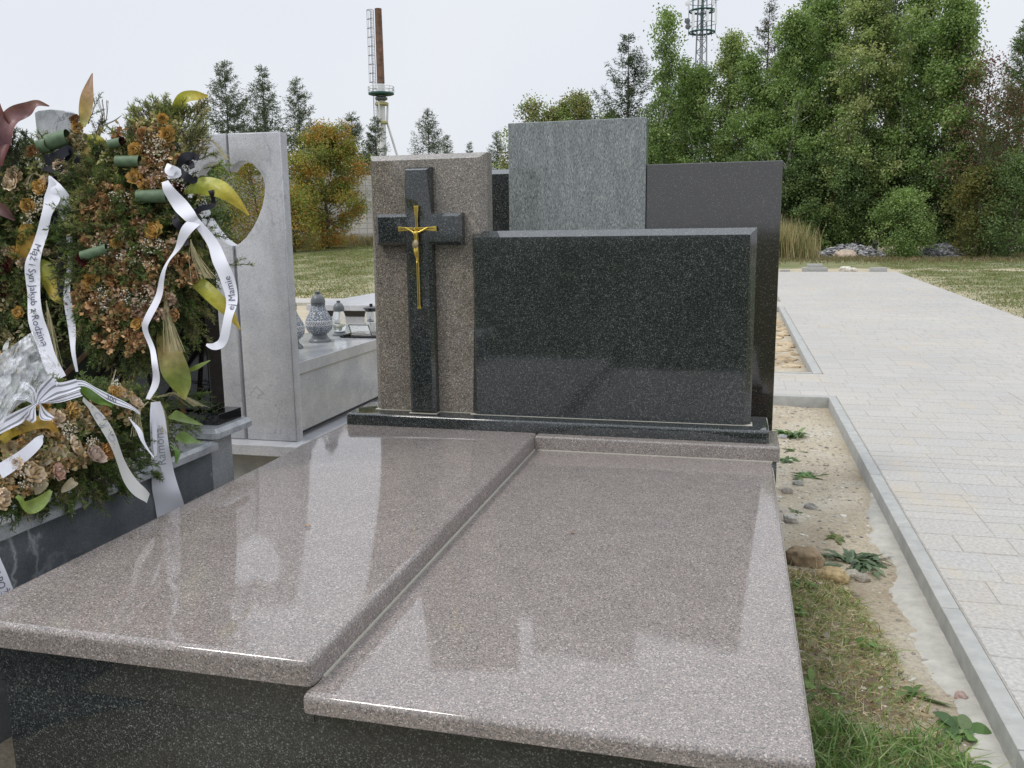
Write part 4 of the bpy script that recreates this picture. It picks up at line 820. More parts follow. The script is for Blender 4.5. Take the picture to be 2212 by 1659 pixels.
# grasses and weeds by the right of the slab
def grow(n, y0, y1, wfun, **k):
    y_ = rng.uniform(y0, y1, n); x_ = .23+rng.random(n)**1.1*wfun(y_); return blades(np.column_stack([x_, y_, gz(x_, y_)-.005]), **k)
wf = lambda y: np.interp(y, [1.5, 2.6, 3.0, 3.5, 4.0, 4.2], [.56, .50, .42, .37, .30, .12])
grow(5000, 2.45, 4.1, wf, hgt=.05, spread=1.8, wid=.0035, cols=[(.58, .48, .29), (.50, .40, .24), (.26, .30, .12), (.62, .55, .38), (.34, .25, .17), (.30, .36, .14)], name='dead_grass', lab='mat of dry straw and thin grass beside the slab', cat='grass', bend=.9)
grow(700, 2.6, 3.9, wf, hgt=.07, spread=1.0, wid=.004, cols=[(.20, .30, .09), (.26, .34, .12), (.15, .23, .07)], name='thin_grass', lab='fine green grass growing through the straw', cat='grass', bend=.5)
grow(4600, 1.5, 2.72, wf, hgt=.095, spread=.75, wid=.006, cols=[(.14, .24, .07), (.19, .30, .10), (.10, .18, .055), (.25, .33, .13), (.34, .34, .18)], name='lush_grass', lab='thick green grass in the lower right beside the slab', cat='grass', bend=.6)
n = 900; y_ = rng.uniform(2.4, 4.1, n); x_ = .22+rng.random(n)*wf(y_); P = np.column_stack([x_, y_, gz(x_, y_)+rng.uniform(.0, .012, n)]); tag(quads('leaf_litter', leaf_quads(P, norm(rand_dirs(n)*np.array([1, 1, .25])), rng.uniform(.008, .03, n), rng.uniform(.004, .013, n)), pal(n, [(.24, .15, .09), (.34, .24, .14), (.15, .10, .06), (.42, .33, .22)], .2), M['dry']), 'scraps of brown dead leaves among the straw', 'leaf litter', kind='stuff')
k = 0
for x_, y_, lab in ((.33, 3.85, 'broad-leaved weed just below the larger brown stone'), (.30, 3.55, 'broad-leaved weed in straw against the slab edge'), (.50, 3.35, 'broad-leaved weed in the middle of the dead straw'), (.62, 3.0, 'upright broad green leaf at the outer edge of the straw'), (.30, 2.95, 'broad-leaved weed against the slab above the thick grass'), (.34, 2.72, 'large-leaved weed in the thick grass near the slab corner'), (.50, 2.6, 'broad-leaved weed deep in the thick green grass'), (.70, 2.62, 'outermost broad-leaved weed of the thick green grass')):
    k += 1; clump(x_, y_, 7, .05, .08+.008*k, .028, [(.10, .18, .05), (.15, .23, .07)], 'broadleaf_weed', lab, 'weed', 'broad-leaved weeds beside the slab', 1.0, False)

# ------------------------------------------------------------------ funeral wreaths
class Plane:
    def __init__(s, O, n):
        s.O = np.array(O, float); s.n = norm(np.array(n, float)); s.u = norm(np.cross(np.array([0, 0, 1.]), s.n)*-1); s.u = s.u if s.u[0] > 0 else -s.u; s.v = np.cross(s.n, s.u); s.v = s.v if s.v[2] > 0 else -s.v
    bo = 0.
    def p(s, x, y, off=0):
        off += s.bo; d = ray(x, y); t = ((s.O-CAM)@s.n)/(d@s.n); L = np.linalg.norm(d); return CAM+d*(t-off/L)        # off: how far the piece stands proud of the plane
    def ab(s, P): q = P-s.O; return q@s.u, q@s.v
def crom(P, m=10):
    P = np.array(P, float); P = np.vstack([2*P[0]-P[1], P, 2*P[-1]-P[-2]]); out = []
    for i in range(1, len(P)-2):
        for k in range(m):
            t = k/m; a, b, c, d = P[i-1], P[i], P[i+1], P[i+2]
            out.append(.5*(2*b+(c-a)*t+(2*a-5*b+4*c-d)*t*t+(3*b-a-3*c+d)*t**3))
    out.append(P[-2]); return np.array(out)
def strip(name, pl, pts, mat, parent, colr=(.80, .80, .86), off=.12, fold=.004, cup=0, cols=None, m=8, stripes=0):
    if mat == 'waxleaf': fold = max(fold, .010)
    """ribbon or long leaf: pts (px x, px y, px width[, offset]); returns centre line, side vectors, half widths."""
    A = crom([(q[0], q[1], q[2], q[3] if len(q) > 3 else off) for q in pts], m)
    C_ = np.array([pl.p(x, y, o) for x, y, w, o in A]); sc = np.array([np.linalg.norm(c-CAM) for c in C_])/FPX
    T_ = norm(np.gradient(C_, axis=0)); S_ = norm(np.cross(T_, pl.n)); hw_ = A[:, 2]*sc*(.44 if mat == 'satin' else .5)
    wob = np.sin(np.arange(len(C_))*.3+random.random()*6)*fold; C_ = C_+pl.n*wob[:, None]
    tw = (np.sin(np.arange(len(C_))*.33+random.random()*6)*.18)[:, None]; S2 = norm(S_+pl.n*tw)
    nv_ = 6; Q = []; Cl = []
    for i in range(len(C_)-1):
        for k in range(nv_):
            q = []
            for (ii, kk) in ((i, k), (i, k+1), (i+1, k+1), (i+1, k)):
                f = kk/nv_*2-1; q.append(C_[ii]+S2[ii]*f*hw_[ii]+pl.n*(cup*hw_[ii]*(f*f if cup > 0 else abs(f))))
            Q.append(q); t = i/len(C_)
            cc = np.array(colr) if cols is None else np.array([np.interp(t, np.linspace(0, 1, len(cols)), [c[j] for c in cols]) for j in range(3)])
            if stripes and k in (1, 4): cc = cc*.35
            Cl.append(cc*(1 if cols is None else random.uniform(.93, 1.07)))
    o = quads(name, Q, Cl, M[mat], parent); 
    bmx = bmesh.new(); bmx.from_mesh(o.data); bmesh.ops.remove_doubles(bmx, verts=bmx.verts, dist=1e-5); bmx.to_mesh(o.data); bmx.free(); o.data.polygons.foreach_set('use_smooth', [True]*len(o.data.polygons))
    return o, C_, S2, hw_
def lettering(text, ribbon, C_, S_, n, t0, size, mat='ink', flip=1, shift=0):
    cu = bpy.data.curves.new('lettering', 'FONT'); cu.body = text; cu.size = 1; cu.resolution_u = 2
    tmp = bpy.data.objects.new('tmp', cu); col.objects.link(tmp); dg = bpy.context.evaluated_depsgraph_get(); me = bpy.data.meshes.new_from_object(tmp.evaluated_get(dg)); bpy.data.objects.remove(tmp)
    L = np.concatenate([[0], np.cumsum(np.linalg.norm(np.diff(C_, axis=0), axis=1))]); off = np.array(base_of(ribbon))
    for v in me.vertices:
        s_ = t0*L[-1]+v.co.x*size*flip; tt = (v.co.y-.35)*size*flip+shift
        c = np.array([np.interp(s_, L, C_[:, j]) for j in range(3)]); sd = norm(np.array([np.interp(s_, L, S_[:, j]) for j in range(3)])); v.co = Vector(c-sd*tt+n*.0022-off)
    me.name = 'lettering'; link('lettering', me, M[mat], ribbon)
def spruce(name, roots, dirs, lens, cols, parent, nd_=46, nl=.017, nw=.0032, side_tw=4):
    """spruce sprigs: a stem with needles all round and a few side shoots."""
    P = []; D = []; C_ = []; lines = []
    for p, d, L in zip(roots, dirs, lens):
        d = norm(d); base = pal(1, cols, .15)[0]; shoots = [(p, d, L)]
        pn = norm(np.cross(d, rand_dirs(1)[0]))
        for k in range(side_tw):
            f = .25+.6*k/side_tw; sg = 1 if k % 2 else -1; shoots.append((p+d*L*f, norm(d+pn*sg*.85), L*.42*(1.15-f)))
        for q, dd, l in shoots:
            sag = np.array([0, 0, -.12*l]); m_ = max(5, int(nd_*l/L)); u = rng.random(m_); pos = q+dd*l*u[:, None]+sag*(u**2)[:, None]
            nd2 = norm(dd*.75+rand_dirs(m_)*.75); P.append(pos); D.append(nd2); C_.append(np.clip(base*(1+rng.normal(0, .16, (m_, 1))), .003, 1)); lines.append(([q, q+dd*l*.5+sag*.25, q+dd*l+sag], [.0022, .0016, .001]))
    P = np.concatenate(P); D = np.concatenate(D); C_ = np.concatenate(C_)
    o = quads(name, leaf_quads(P, D, rng.uniform(.7, 1.2, len(P))*nl, nw), C_, M['leaf'], parent)
    tubes_poly('twig', lines, M['bark'], parent, 3); return o
def rose(pl, x, y, r, cols, parent, off, mat='dry'):
    r *= random.uniform(.95, 1.3); c = pl.p(x, y, off+.025); ax = norm(pl.n+rand_dirs(1)[0]*.35); a = norm(np.cross(ax, rand_dirs(1)[0])); b = np.cross(ax, a); Q = []; Cl = []
    for ring, (rr, ht, n_) in enumerate(((.22, .75, 3), (.45, .68, 4), (.7, .5, 5), (1.0, .25, 6))):
        for k in range(n_):
            an = k/n_*6.283+ring*.7+random.gauss(0, .15); sp = 6.283/n_*.75; cc = pal(1, cols, .16)[0]*(.85+.1*ring); prev = None; lean = random.uniform(.9, 1.15)
            for i in range(6):
                t = an+sp*(i/5-.5)*1.3; e1 = rr*(.55+.0*i); e2 = rr*lean*(1+.10*math.sin(i*2+k)); h1 = -.35; h2 = ht*(1-.18*abs(i-2.5))*random.uniform(.88, 1.1)
                lo_ = c+(a*math.cos(t)+b*math.sin(t))*r*e1+ax*r*h1; mid = c+(a*math.cos(t)+b*math.sin(t))*r*e2*1.02+ax*r*(h1+h2)*.5; hi_ = c+(a*math.cos(t)+b*math.sin(t))*r*e2*(1.12 if ring > 1 else .9)+ax*r*h2
                if prev: Q += [[prev[0], lo_, mid, prev[1]], [prev[1], mid, hi_, prev[2]]]; Cl += [cc*.8, cc]
                prev = (lo_, mid, hi_)
    return quads('rose', Q, Cl, M[mat], parent)
def tube_leaf(pl, x0, y0, x1, y1, r, parent, off=.13):
    a, b = pl.p(x0, y0, off), pl.p(x1, y1, off+.015); s = np.linalg.norm(a-CAM)/FPX*r; bm = bmesh.new(); t = norm(b-a); u_ = norm(np.cross(t, pl.n)); w_ = np.cross(t, u_); n_ = 22; ring = []
    for f in (0, .33, .66, 1): ring.append([bm.verts.new(a+(b-a)*f+(u_*math.cos(k/n_*7.2)+w_*math.sin(k/n_*7.2))*s*(1+.0*f+.10*k/n_)) for k in range(n_+1)])
    for i in range(3):
        for k in range(n_): bm.faces.new((ring[i][k], ring[i][k+1], ring[i+1][k+1], ring[i+1][k]))
    return from_bm('rolled_leaf', bm, M['rolled'], parent, 60)
m, nt, b = mat_new('rolled_green_leaf'); v = coords(nt, (1, 1, 1)); nt.links.new(ramp(nt, noise(nt, v, 40, 4), [(.3, (.06, .10, .05)), (.7, (.11, .17, .09))]), b.inputs['Base Color']); b.inputs['Roughness'].default_value = .6; M['rolled'] = m
ORANGE = [(.48, .28, .13), (.38, .20, .10), (.56, .37, .20), (.25, .14, .075), (.46, .33, .15), (.30, .22, .11), (.22, .19, .08)]
OCHRE = [(.58, .40, .13), (.48, .31, .09), (.66, .46, .19)]
CREAM = [(.66, .54, .40), (.58, .46, .30), (.74, .64, .50)]
BURG = [(.07, .015, .015), (.10, .02, .02)]
SPR = [(.09, .14, .04), (.13, .20, .055), (.06, .10, .027), (.20, .25, .08), (.25, .23, .09), (.17, .22, .07)]
YG = [(.28, .30, .12), (.21, .26, .09), (.34, .29, .15), (.25, .27, .14)]
def wreath(name, label, pl, cx, cy, ax, ay, depth, ntw, cols, base_z, group=None, nd_=46, rim=1.0):
    base = pl.p(cx, cy+ay, 0); root = empty(name, (float(base[0]), float(base[1]), base_z), label, 'wreath', group)
    c = pl.p(cx, cy); A_ = np.linalg.norm(pl.p(cx+ax, cy)-c); B_ = np.linalg.norm(pl.p(cx, cy+ay)-c)
    bm = bmesh.new(); bmesh.ops.create_uvsphere(bm, u_segments=36, v_segments=18, radius=1)
    for v_ in bm.verts:
        q = np.array(v_.co[:]); k = 1+.06*math.sin(q[0]*9+q[1]*7)*math.cos(q[1]*11)
        v_.co = Vector(c+pl.u*q[0]*A_*.82*k+pl.v*q[1]*B_*.84*k+pl.n*q[2]*depth*.72)
    from_bm('straw_base', bm, M['straw'], root, 80)
    th = rng.random(ntw)*6.283; r_ = rng.random(ntw)**.55*.98*rim; pos = []; drs = []
    for t, r in zip(th, r_):
        dm = depth*math.sqrt(max(0, 1-min(1, r)**2)); out = pl.u*math.cos(t)*A_+pl.v*math.sin(t)*B_; pos.append(c+out*r*.92+pl.n*dm*.75); drs.append(norm(out)*(.35+.75*r)+pl.n*(.75-.45*r)+rand_dirs(1)[0]*.45+np.array([0, 0, -.12]))
    spruce('spruce_greens', pos, drs, rng.uniform(.06, .13, ntw), cols, root, nd_)
    return root, c, A_, B_
def filler(name, pl, blobs, mat, parent, size, cols, off, kind=None, wid=.8):
    """little dried leaves or petals in blobs: (x, y, rx, ry, n)."""
    P = []
    for x, y, rx, ry, n in blobs:
        n = int(n*1.5); a = rng.random(n)*6.283; r = rng.random(n)**.5; nc = max(1, n//22); cc = rng.integers(0, nc, n); ca = rng.random(nc)*6.283; cr_ = rng.random(nc)**.5
        px_ = x+rx*cr_[cc]*np.cos(ca[cc])+rng.normal(0, 5, n); py_ = y+ry*cr_[cc]*np.sin(ca[cc])+rng.normal(0, 5, n); co_ = rng.uniform(-.02, .03, nc)[cc]+rng.normal(0, .008, n)
        P += [pl.p(u, w, off+o) for u, w, o in zip(px_, py_, co_)]
    P = np.array(P); n = len(P); o = quads(name, leaf_quads(P, norm(rand_dirs(n)+pl.n*.5), rng.uniform(.6, 1.3, n)*size, size*wid), pal(n, cols, .2), M[mat], parent)
    if kind: o['kind'] = kind
    return o
def babys_breath(pl, blobs, parent, off):
    Q = []; lines = []
    for x, y, rx, ry, n in blobs:
        for k in range(n):
            a = random.random()*6.283; r = random.random()**.6; c = pl.p(x+rx*r*math.cos(a), y+ry*r*math.sin(a), off+random.uniform(-.01, .025)); s = random.uniform(.0022, .0042); d1, d2 = pl.u*s, pl.v*s; d3 = pl.n*s
            Q += [[c-d1, c+d3, c+d1, c-d2], [c-d1, c+d2, c+d1, c+d3]]
            if k % 3 == 0: lines.append(([pl.p(x, y+ry*.8, off-.03), c], [.0006, .0005]))
    o = quads('babys_breath', Q, pal(len(Q), [(.62, .58, .46), (.72, .70, .6)], .1), M['dry'], parent); o['kind'] = 'stuff'
    return o
def tassel(pl, pts, spread, n, parent, off=.14, cols=((.42, .36, .22), (.35, .30, .17), (.30, .30, .16))):
    Q = []; A = crom(pts, 6); 
    for k in range(n):
        s0 = random.gauss(0, 1)*spread; o1 = random.gauss(0, .008); W_ = []
        for i, (x, y) in enumerate(A): f = i/(len(A)-1); W_.append(pl.p(x+s0*f*(.4+.6*f)+random.gauss(0, .4), y+random.gauss(0, .6)+abs(s0)*f*.2, off+o1*f))
        W_ = np.array(W_); sd = norm(np.cross(np.gradient(W_, axis=0), pl.n)); 
        for i in range(len(W_)-1): Q.append([W_[i]-sd[i]*.0011, W_[i]+sd[i]*.0011, W_[i+1]+sd[i+1]*.0009, W_[i+1]-sd[i+1]*.0009])
    return quads('wheat_tassel', Q, pal(len(Q), list(cols), .1), M['dry'], parent)
M['straw'] = simple('dark_straw_base', (.035, .04, .018), .95, nscale=30, namt=.5, bscale=60, bstr=1)
M['wood'] = simple('brown_easel_wood', (.16, .085, .04), .7, nscale=20, namt=.3)
YL = [(.28, .34, .06), (.44, .42, .06), (.55, .38, .08)]; PINKY = [(.30, .34, .10), (.50, .34, .16), (.40, .26, .16)]; PURP = [(.16, .07, .08), (.26, .13, .13), (.12, .05, .07)]

# --- right standing wreath
p1 = Plane(at(310, 560, 3.20), (.30, -.93, .20))
w1, c1, A1, B1 = wreath('standing_wreath', 'right standing wreath full of dried orange roses, draped with a white lettered ribbon', p1, 300, 548, 168, 262, .17, 800, SPR, .614, nd_=52)
for a_, b_ in (((250, 700), (196, 880)), ((350, 700), (402, 880)), ((300, 640), (305, 830))):
    pa = p1.p(*a_, -.02); pb = onz(b_[0], b_[1], .62); pb = pb if (a_[0] != 300) else pa+np.array([0.05, .22, .614-pa[2]])
    pb = pa+(pb-pa)*((pa[2]-.668)/(pa[2]-pb[2])) if a_[0] == 300 else np.array([pb[0], min(pb[1], 3.25), .614]); from_bm('easel_leg', tube_bm(bmesh.new(), [pa, pb], .011, 6), M['wood'], w1)
extra = [((430, 345), (474, 322)), ((440, 364), (500, 348)), ((455, 580), (545, 559)), ((340, 258), (343, 220)), ((356, 250), (360, 196)), ((372, 260), (392, 232)), ((415, 300), (428, 262)), ((300, 268), (285, 262)), ((430, 620), (470, 640)), ((440, 660), (462, 690)), ((330, 700), (300, 760)), ((400, 700), (455, 728)), ((420, 520), (470, 505)), ((400, 300), (420, 285)), ((260, 690), (240, 760)), ((440, 430), (490, 440)), ((395, 660), (450, 672))]
spruce('spruce_greens', [p1.p(*a_, .06) for a_, b_ in extra], [p1.p(*b_, .10)-p1.p(*a_, .06) for a_, b_ in extra], [np.linalg.norm(p1.p(*b_, .10)-p1.p(*a_, .06)) for a_, b_ in extra], YG+[(.12, .17, .05)], w1, 110, .02, .003, 2)
up_ = [((random.uniform(300, 425)), random.uniform(235, 330)) for k in range(130)]
spruce('spruce_greens', [p1.p(x, y+18, random.uniform(.02, .12)) for x, y in up_], [p1.v*1.0+p1.u*((x-360)/90)+p1.n*random.uniform(-.1, .5) for x, y in up_], [random.uniform(.07, .13) for _ in up_], YG, w1, 48)
filler('dried_petals', p1, [(250, 460, 70, 60, 900), (270, 560, 95, 80, 1700), (250, 640, 90, 60, 1500), (345, 345, 40, 45, 500), (300, 300, 60, 30, 350), (220, 500, 40, 80, 600), (370, 580, 60, 60, 350), (260, 735, 60, 28, 280)], 'dry', w1, .022, ORANGE, .155)
filler('dried_petals', p1, [(300, 650, 80, 40, 500), (330, 390, 30, 30, 250), (290, 540, 90, 60, 300)], 'dry', w1, .017, [(.46, .33, .24), (.56, .42, .30), (.36, .25, .18)], .175)
filler('dried_leaves', p1, [(300, 500, 150, 190, 1500), (330, 300, 80, 50, 500)], 'dry', w1, .022, [(.30, .32, .11), (.40, .37, .15), (.22, .23, .08), (.48, .42, .24)], .15, wid=.45)
for x, y, r, cl in ((332, 497, .030, OCHRE), (291, 382, .026, OCHRE), (314, 404, .023, OCHRE), (360, 291, .025, OCHRE), (308, 291, .021, ORANGE), (352, 257, .020, OCHRE), (372, 563, .023, ORANGE), (292, 325, .023, OCHRE), (220, 565, .024, ORANGE), (252, 525, .020, OCHRE), (195, 608, .026, OCHRE), (280, 575, .022, ORANGE), (240, 600, .024, ORANGE), (300, 620, .023, ORANGE), (205, 660, .022, ORANGE), (262, 668, .024, ORANGE), (295, 700, .022, OCHRE), (345, 640, .022, ORANGE), (230, 430, .020, ORANGE), (258, 412, .020, ORANGE), (376, 680, .02, ORANGE), (322, 348, .022, ORANGE), (345, 395, .019, OCHRE), (180, 560, .02, BURG), (385, 408, .016, BURG), (262, 305, .016, BURG)):
    rose(p1, x, y, r, cl, w1, .175)
babys_breath(p1, [(345, 350, 26, 50, 150), (330, 530, 30, 18, 110), (215, 540, 26, 18, 90), (290, 560, 40, 30, 120), (300, 640, 40, 26, 120), (215, 640, 24, 40, 100), (385, 395, 14, 20, 40), (255, 425, 24, 14, 60), (335, 310, 30, 26, 90)], w1, .19)
for q in ((252, 348, 303, 348, 10), (298, 424, 362, 423, 12), (178, 554, 233, 537, 10), (236, 312, 262, 306, 8)): tube_leaf(p1, *q, w1, .19)
for pts, cl, cup in (([(366, 262, 12, .08), (378, 240, 20, .10), (396, 216, 24, .11), (425, 208, 20, .12), (449, 206, 2, .12)], YL, .3), ([(404, 416, 8, .17), (430, 400, 34, .2), (465, 404, 38, .22), (500, 425, 26, .22), (537, 464, 2, .2)], YL, -.35), ([(394, 590, 12, .15), (420, 606, 26, .17), (455, 635, 32, .18), (490, 670, 24, .17), (518, 712, 2, .16)], YL, -.3),
                    ([(352, 690, 12, .10), (356, 728, 40, .13), (372, 785, 56, .15), (388, 830, 40, .14), (400, 864, 2, .12)], [(.20, .28, .07), (.42, .32, .13), (.26, .33, .08), (.36, .34, .08)], -.25), ([(396, 805, 2, .06), (425, 794, 10, .08), (453, 778, 2, .08)], [(.25, .32, .08)]*2, 0)):
    strip('long_leaf', p1, pts, 'waxleaf', w1, cols=cl, cup=cup, fold=.004)
r_, C_, S_, h_ = strip('white_ribbon', p1, [(357, 392, 14), (368, 415, 26), (388, 442, 34), (410, 466, 30), (423, 482, 22)], 'satin', w1, off=.235, fold=.01)
strip('white_ribbon', p1, [(360, 352, 4), (368, 368, 24), (380, 372, 22), (362, 384, 8)], 'satin', w1, off=.24, fold=.012)
r_, C_, S_, h_ = strip('white_ribbon', p1, [(424, 474, 28), (405, 498, 24), (385, 530, 14), (366, 560, 5), (352, 599, 10), (340, 640, 16), (322, 686, 15), (314, 715, 13), (329, 758, 12), (337, 790, 14), (335, 823, 17), (320, 862, 9)], 'satin', w1, off=.24, fold=.012)
r_, C_, S_, h_ = strip('white_ribbon', p1, [(424, 478, 18), (456, 521, 24), (474, 562, 32), (490, 599, 33), (500, 648, 26), (494, 686, 21), (482, 733, 20), (465, 748, 18), (446, 745, 5)], 'satin', w1, off=.23, fold=.008)
lettering('ej Mamie', r_, C_, S_, p1.n, .66, .038, 'ink', -1)
for pts in ([(385, 356, 14), (402, 340, 20), (418, 336, 16), (430, 346, 8)], [(384, 360, 10), (398, 378, 16), (414, 388, 18), (424, 382, 8)], [(398, 350, 8), (410, 352, 16), (418, 366, 12)], [(412, 461, 11), (437, 452, 13), (456, 444, 13), (460, 428, 9), (457, 412, 14)], [(376, 455, 6), (382, 480, 18), (396, 500, 10), (402, 530, 14)]):
    strip('black_ribbon', p1, pts, 'satin', w1, colr=(.012, .012, .018), off=.215, fold=.012)
tassel(p1, [(412, 518), (420, 550), (446, 600)], 11, 30, w1, .21); tassel(p1, [(358, 630), (362, 680), (380, 757)], 12, 40, w1, .2); tassel(p1, [(366, 640), (345, 650), (330, 648)], 5, 12, w1, .2)
tassel(p1, [(425, 300), (460, 306), (490, 345)], 6, 12, w1, .1)

# --- left standing wreath
p2 = Plane(at(60, 560, 3.12), (.32, -.92, .20))
w2, c2, A2, B2 = wreath('standing_wreath', 'left standing wreath, darker green with cream and burgundy blooms and the long lettered white ribbon', p2, 62, 580, 128, 262, .15, 620, SPR, .614, nd_=52)
for a_, b_ in (((20, 740), (-20, 900)), ((110, 740), (150, 885)), ((60, 700), (62, 840))):
    pa = p2.p(*a_, -.02); pb = onz(b_[0], b_[1], .62); pb = np.array([pb[0], min(pb[1], 3.2), .614]) if a_[0] != 60 else pa+np.array([.05, .25, .668-pa[2]]); from_bm('easel_leg', tube_bm(bmesh.new(), [pa, pb], .011, 6), M['wood'], w2)
extra = [((190, 268), (218, 190)), ((205, 300), (221, 240)), ((208, 295), (224, 258)), ((62, 320), (46, 280)), ((70, 330), (50, 285)), ((150, 290), (180, 240)), ((200, 320), (236, 330)), ((180, 330), (222, 345))]
spruce('spruce_greens', [p2.p(*a_, .05) for a_, b_ in extra], [p2.p(*b_, .06)-p2.p(*a_, .05) for a_, b_ in extra], [np.linalg.norm(p2.p(*b_, .06)-p2.p(*a_, .05)) for a_, b_ in extra], [(.10, .12, .08), (.12, .15, .07), (.15, .13, .07)], w2, 90, .018, .003, 2)
tops = [(random.uniform(80, 240), random.uniform(315, 440)) for k in range(110)]
spruce('spruce_greens', [p2.p(x, y, random.uniform(.03, .12)) for x, y in tops], [p2.v*.8+p2.u*((x-150)/110)+p2.n*random.uniform(0, .6)+rand_dirs(1)[0]*.3 for x, y in tops], [random.uniform(.06, .12) for _ in tops], SPR+YG, w2, 48)
filler('dried_leaves', p2, [(60, 560, 110, 220, 1300), (110, 380, 80, 60, 500)], 'dry', w2, .022, [(.30, .34, .12), (.42, .40, .18), (.20, .24, .08), (.52, .48, .32)], .13, wid=.45)
filler('dried_petals', p2, [(20, 420, 30, 50, 260), (60, 440, 50, 40, 300), (15, 600, 40, 60, 420), (40, 700, 60, 60, 420), (170, 300, 20, 20, 160), (150, 420, 30, 30, 180), (30, 770, 40, 30, 160), (120, 380, 20, 12, 90)], 'dry', w2, .02, [(.34, .28, .14), (.42, .34, .18), (.22, .22, .09), (.45, .40, .26)], .14)
for x, y, r, cl in ((10, 575, .024, BURG), (8, 625, .024, BURG), (64, 632, .020, BURG), (162, 258, .022, [(.22, .12, .05)]), (70, 328, .022, [(.25, .14, .06)]), (30, 378, .026, CREAM), (22, 393, .024, CREAM), (60, 446, .022, OCHRE), (128, 360, .022, CREAM), (140, 380, .02, CREAM), (85, 405, .024, OCHRE), (95, 390, .018, CREAM), (28, 545, .02, OCHRE), (40, 676, .02, OCHRE), (52, 570, .02, CREAM), (12, 540, .018, CREAM), (100, 545, .016, CREAM), (167, 275, .018, OCHRE), (170, 545, .018, ORANGE)):
    rose(p2, x, y, r, cl, w2, .165)
babys_breath(p2, [(80, 430, 14, 30, 70), (60, 470, 16, 16, 50), (130, 370, 16, 12, 40)], w2, .18)
for q in ((105, 308, 148, 296, 14), (88, 318, 106, 312, 12), (86, 800, 100, 792, 8)): tube_leaf(p2, *q, w2, .16)
for pts, cl, cup in (([(180, 275, 12, .06), (183, 245, 22, .08), (193, 205, 22, .08), (199, 157, 2, .08)], [(.34, .36, .10), (.50, .36, .16), (.42, .26, .16), (.28, .14, .12)], .35), ([(172, 300, 10, .15), (190, 298, 16, .16), (215, 305, 18, .16), (234, 318, 2, .15)], YL, -.3), ([(188, 310, 14, .15), (190, 335, 30, .16), (180, 360, 30, .16), (163, 388, 4, .15)], [(.42, .38, .07), (.46, .28, .10), (.40, .40, .08), (.22, .32, .06)], -.3),
                    ([(88, 560, 6, .17), (95, 580, 34, .19), (110, 615, 36, .2), (122, 640, 22, .19), (133, 658, 2, .18)], YL+[(.50, .50, .10)], -.3), ([(16, 728, 2, .16), (14, 750, 9, .17), (12, 778, 3, .16)], [(.8, .82, .80)]*2, 0)):
    strip('long_leaf', p2, pts, 'waxleaf', w2, cols=cl, cup=cup, fold=.004)
strip('gold_sash', p2, [(66, 484, 40), (62, 505, 44), (57, 535, 46), (55, 562, 44)], 'satin', w2, colr=(.36, .22, .04), off=.175)
r1_, C_, S_, h_ = strip('white_ribbon', p2, [(107, 380, 3), (112, 400, 16), (112, 430, 34), (101, 465, 21), (91, 500, 22), (78, 545, 27), (70, 580, 30), (72, 630, 29), (78, 686, 31), (90, 728, 33), (108, 780, 33), (130, 818, 28)], 'satin', w2, off=.215, fold=.004)
lettering('Mąż i Syn Jakub z Rodziną', r1_, C_, S_, p2.n, .335, .0395, 'ink', 1)
strip('white_ribbon', p2, [(107, 380, 3), (120, 408, 30), (136, 436, 36), (147, 480, 20), (152, 520, 14), (150, 560, 10), (146, 620, 14), (148, 660, 17), (155, 720, 15), (160, 760, 10), (165, 803, 5)], 'satin', w2, off=.205, fold=.008)
for pts in ([(95, 345, 20), (120, 340, 26), (152, 325, 18), (140, 345, 8)], [(92, 362, 8), (130, 368, 22), (155, 362, 14)], [(150, 378, 26), (165, 360, 24), (176, 340, 10)], [(120, 450, 8), (122, 520, 14), (132, 590, 18), (140, 640, 20), (136, 690, 10)], [(108, 372, 8), (118, 390, 16), (130, 396, 10)]):
    strip('black_ribbon', p2, pts, 'satin', w2, colr=(.012, .012, .02), off=.185, fold=.012)
tassel(p2, [(168, 432), (170, 455), (176, 505)], 8, 26, w2, .17); tassel(p2, [(100, 650), (108, 700), (118, 790)], 10, 34, w2, .2); tassel(p2, [(100, 385), (70, 375), (55, 400)], 5, 16, w2, .16); tassel(p2, [(205, 315), (225, 260), (222, 215)], 8, 10, w2, .05, ((.25, .22, .18),)); tassel(p2, [(190, 410), (185, 440), (183, 455)], 8, 12, w2, .18)
strip('long_leaf', p2, [(216, 278, 3, .05), (240, 262, 3, .05), (263, 249, 1, .05)], 'waxleaf', w2, cols=[(.16, .14, .14)]*2)

# --- wreath cut by the left edge of the picture, with purple leaves
p0 = Plane(at(-50, 500, 3.0), (.35, -.92, .15))
w0, c0_, A0, B0 = wreath('standing_wreath', 'wreath cut by the left picture edge, with long purple leaves rising above it', p0, -75, 560, 95, 270, .12, 220, SPR, .614)
for a_, b_ in (((-110, 740), (-140, 950)), ((-40, 740), (-20, 950)), ((-75, 700), (-70, 830))):
    pa = p0.p(*a_, -.02); from_bm('easel_leg', tube_bm(bmesh.new(), [pa, np.array([pa[0]+(b_[0]-a_[0])*.0018, pa[1]+(.2 if a_[0] == -75 else -.1), .614])], .011, 6), M['wood'], w0)
ex = [((0, 370), (10, 290)), ((20, 345), (34, 268)), ((28, 350), (40, 300)), ((10, 360), (20, 300)), ((0, 340), (14, 250)), ((30, 345), (58, 300)), ((8, 380), (40, 330)), ((-10, 400), (30, 350)), ((0, 420), (34, 400)), ((-5, 450), (25, 470))]
spruce('spruce_greens', [p0.p(*a_, .05) for a_, b_ in ex], [p0.p(*b_, .06)-p0.p(*a_, .05) for a_, b_ in ex], [np.linalg.norm(p0.p(*b_, .06)-p0.p(*a_, .05)) for a_, b_ in ex], [(.07, .10, .06), (.10, .12, .07)], w0, 110, .018, .003, 4)
